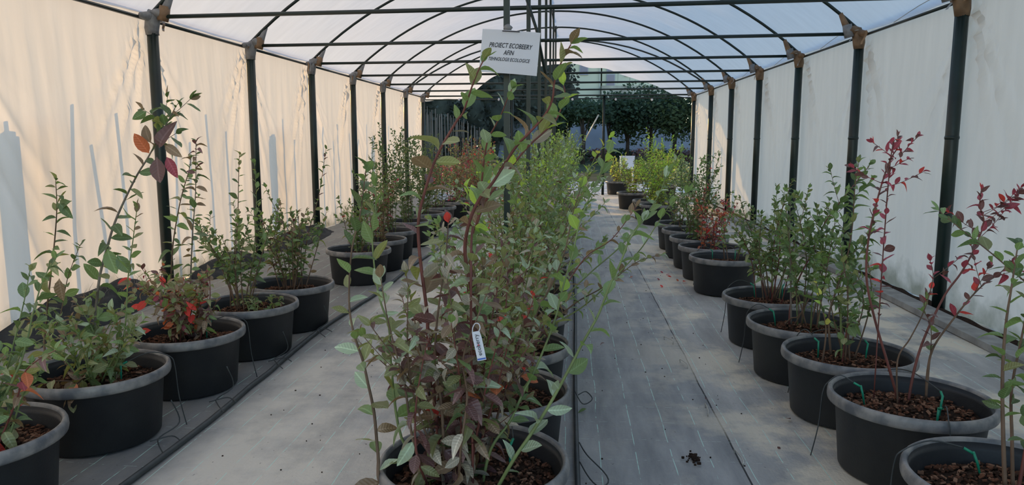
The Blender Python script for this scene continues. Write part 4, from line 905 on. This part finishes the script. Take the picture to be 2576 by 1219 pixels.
for k, (x, Y, h, r) in enumerate([(1072, 50, 7.5, 3), (1150, 54, 9, 3.2), (1220, 56, 9.5, 3.2), (1300, 58, 10, 3.2), (1375, 60, 9.5, 2.4), (985, 50, 7, 3), (900, 50, 7, 3)]):
    b = PX(x, 352, Y); base = Vector((b.x, Y, -.05)); root = thing('conifer', 'dark dense conifer in the tall screen beyond the far end, %s from the right' % ['fifth', 'fourth', 'third', 'second', 'first', 'sixth', 'seventh'][k], 'tree', base, 0, 'conifer screen')
    mb = MB(); V, F = lump((0, 0, h*.52), 1, k, r*.82, r*.8, h*.47, 4); mb.V = V; mb.F = [tuple(f) for f in F]; mb.M = [0]*len(F); ob('crown_core', mb.mesh('crown_core', M_hedge), root)
    o = leafcards('needles', M_hedge, root, [(Vector((b.x, Y, h*.52)), (r*1.05, r, h*.52))], 3500, .4, k+50, base); o['kind'] = 'stuff'
    mb = MB(); mb.tube([(0, 0, 0), (0, 0, h*.3)], [.2, .15], 8); ob('trunk', mb.mesh('trunk', M_bark), root)
# dark undergrowth in front of the yard wall
for k, x in enumerate((1400, 1455, 1510, 1565, 1620, 1675, 1730)):
    Y = 47; p = PX(x, 352, Y); base = Vector((p.x, Y, -.05)); o = thing('undergrowth_bush', 'low dark bush in the undergrowth under the trees, %s from the left' % ordinal(k+1), 'bush', base, 0, 'undergrowth under the trees')
    c = leafcards('leaves', M_tree if k % 2 else LM['maroon'], o, [(Vector((p.x, Y, .35)), (.95, .5, .45))], 900, .16, k+90, base); c['kind'] = 'stuff'
    mb = MB(); mb.tube([(0, 0, 0), (.03, 0, .35)], [.03, .015], 5); ob('stem', mb.mesh('stem', M_bark), o)
# yard wall
M_plast = mat('blue_grey_render', (.22, .25, .31), .9, .2, var=.12, nscale=.5)
yw = thing('yard_wall', 'long pale blue-grey rendered wall behind the trees', 'wall', (4, 56, 0))
for k in range(8):
    mb = MB(); x0 = -6+k*3.4; mb.box((x0-4, -.12, -.1), (x0+3.36-4, .12, 2.45)); mb.box((x0-4-.02, -.16, 2.45), (x0+3.38-4, .16, 2.53)); ob('panel', mb.mesh('panel', M_plast, False), yw)
    mb = MB(); mb.box((x0-4-.08, -.2, -.1), (x0-4+.08, -.1, 2.6)); ob('pier', mb.mesh('pier', M_plast, False), yw)
# building
M_bw = mat('pale_yellow_render', (.62, .66, .52), .9, .2, col2=(.56, .60, .49), nscale=.3); M_win = mat('dark_window_glass', (.16, .16, .24), .2, .5); M_wf = mat('window_surround', (.36, .39, .45), .7)
M_roof = mat('grey_eaves', (.14, .13, .12), .8, var=.2); M_gw = mat('stained_grey_wall', (.30, .30, .26), .95, .1, col2=(.5, .52, .45), nscale=.9, bump=.4, bscale=3)
YB = 78.0; bb = PX(1500, 352, YB); bo = Vector((bb.x, YB, 0))
bd = thing('building', 'pale yellow two-storey building with shuttered windows and downpipe behind the trees', 'building', bo)
def bx(x0, y0, x1, y1, d0, d1, name, m_, parent=None, loc=None):
    p = PX(x0, y1, YB); q = PX(x1, y0, YB); mb = MB(); mb.box((p.x-bo.x, d0, p.z), (q.x-bo.x, d1, q.z)); o = ob(name, mb.mesh(name, m_, False), parent or bd); return o
bx(1372, 150, 1512, 395, 0, 9, 'wall', M_bw); bx(1512, 138, 1700, 395, .6, 9, 'side_wall', M_bw); bx(1365, 140, 1515, 150, -.6, 9.5, 'roof', M_roof); bx(1510, 128, 1705, 138, .1, 9.5, 'roof', M_roof)
bx(1512, 216, 1720, 248, -1.2, .6, 'terrace_wall', M_gw); bx(1512, 226, 1716, 395, -.9, .6, 'lower_wall', M_gw)
for (x0, y0, x1, y1) in [(1460, 160, 1478, 186), (1529, 166, 1546, 178), (1528, 187, 1546, 214), (1574, 176, 1592, 188), (1424, 262, 1440, 285), (1610, 175, 1628, 200)]:
    d = -.05 if x0 < 1512 else .55
    f = bx(x0-2, y0-2, x1+2, y1+3, d-.08, d+.1, 'window', M_wf); bx(x0, y0, x1, y1, d-.1, d-.02, 'shutter', M_win, f)
bx(1506, 148, 1509, 300, -.2, -.05, 'downpipe', M_wf)
for x in (1582, 1610, 1552): bx(x, 180, x+1.2, 212, -1.1, -1.0, 'railing_post', M_roof)
# low outdoor plants and cloth, small box
gm = mat('low_row_plants', (.09, .11, .05), .8, .2, var=.4, nscale=3, trans=.2)
rr = random.Random(4)
for k, (x, Y) in enumerate([(1600, 24), (1650, 26), (1700, 25), (1735, 23), (1580, 30), (1690, 31), (1620, 34), (1180, 21), (1120, 22), (1230, 23), (1090, 26), (1160, 28)]):
    b = PX(x, 352, Y); base = Vector((b.x, Y, -.03))
    left = x < 1300
    o = thing('low_shrub', (['nearest', 'second nearest', 'third nearest', 'fourth nearest', 'farthest'][[7, 8, 9, 10, 11].index(k)]+' reddish low shrub outside the far left opening') if left else ['second nearest', 'fourth nearest', 'third nearest', 'nearest', 'fifth nearest', 'sixth nearest', 'farthest'][k]+' low green shrub beyond the far right corner', 'shrub', base, 0, 'low shrubs beyond the far end')
    c = leafcards('leaves', [LM['bronze'], LM['olive'], LM['rose']][k % 3] if left else [gm, LM['olive']][k % 2], o, [(Vector((b.x, Y, .28)), (.8, .6, .32))], 900, .09, k, base); c['kind'] = 'stuff'
    mb = MB(); mb.tube([(0, 0, 0), (.02, 0, .3)], [.015, .008], 5); ob('stem', mb.mesh('stem', M_stem['brown']), o)
mb = MB(); mb.box((-.2, -.15, 0), (.2, .15, .34)); mb.box((-.21, -.16, .34), (.21, .16, .37)); o = mb.build('white_box', M_paper, None, False); p = PX(1578, 388, 21.5); o.location = (p.x, 21.5, .5)
mb = MB(); [mb.tube([(a_, b_2, 0), (a_, b_2, .5)], .015, 6) for a_ in (-.17, .17) for b_2 in (-.12, .12)]; s_ = mb.build('stand', M_metal, o); s_.location = (0, 0, -.53)
tag(o, 'small white box on a stand beyond the far end of the tunnel', 'box')
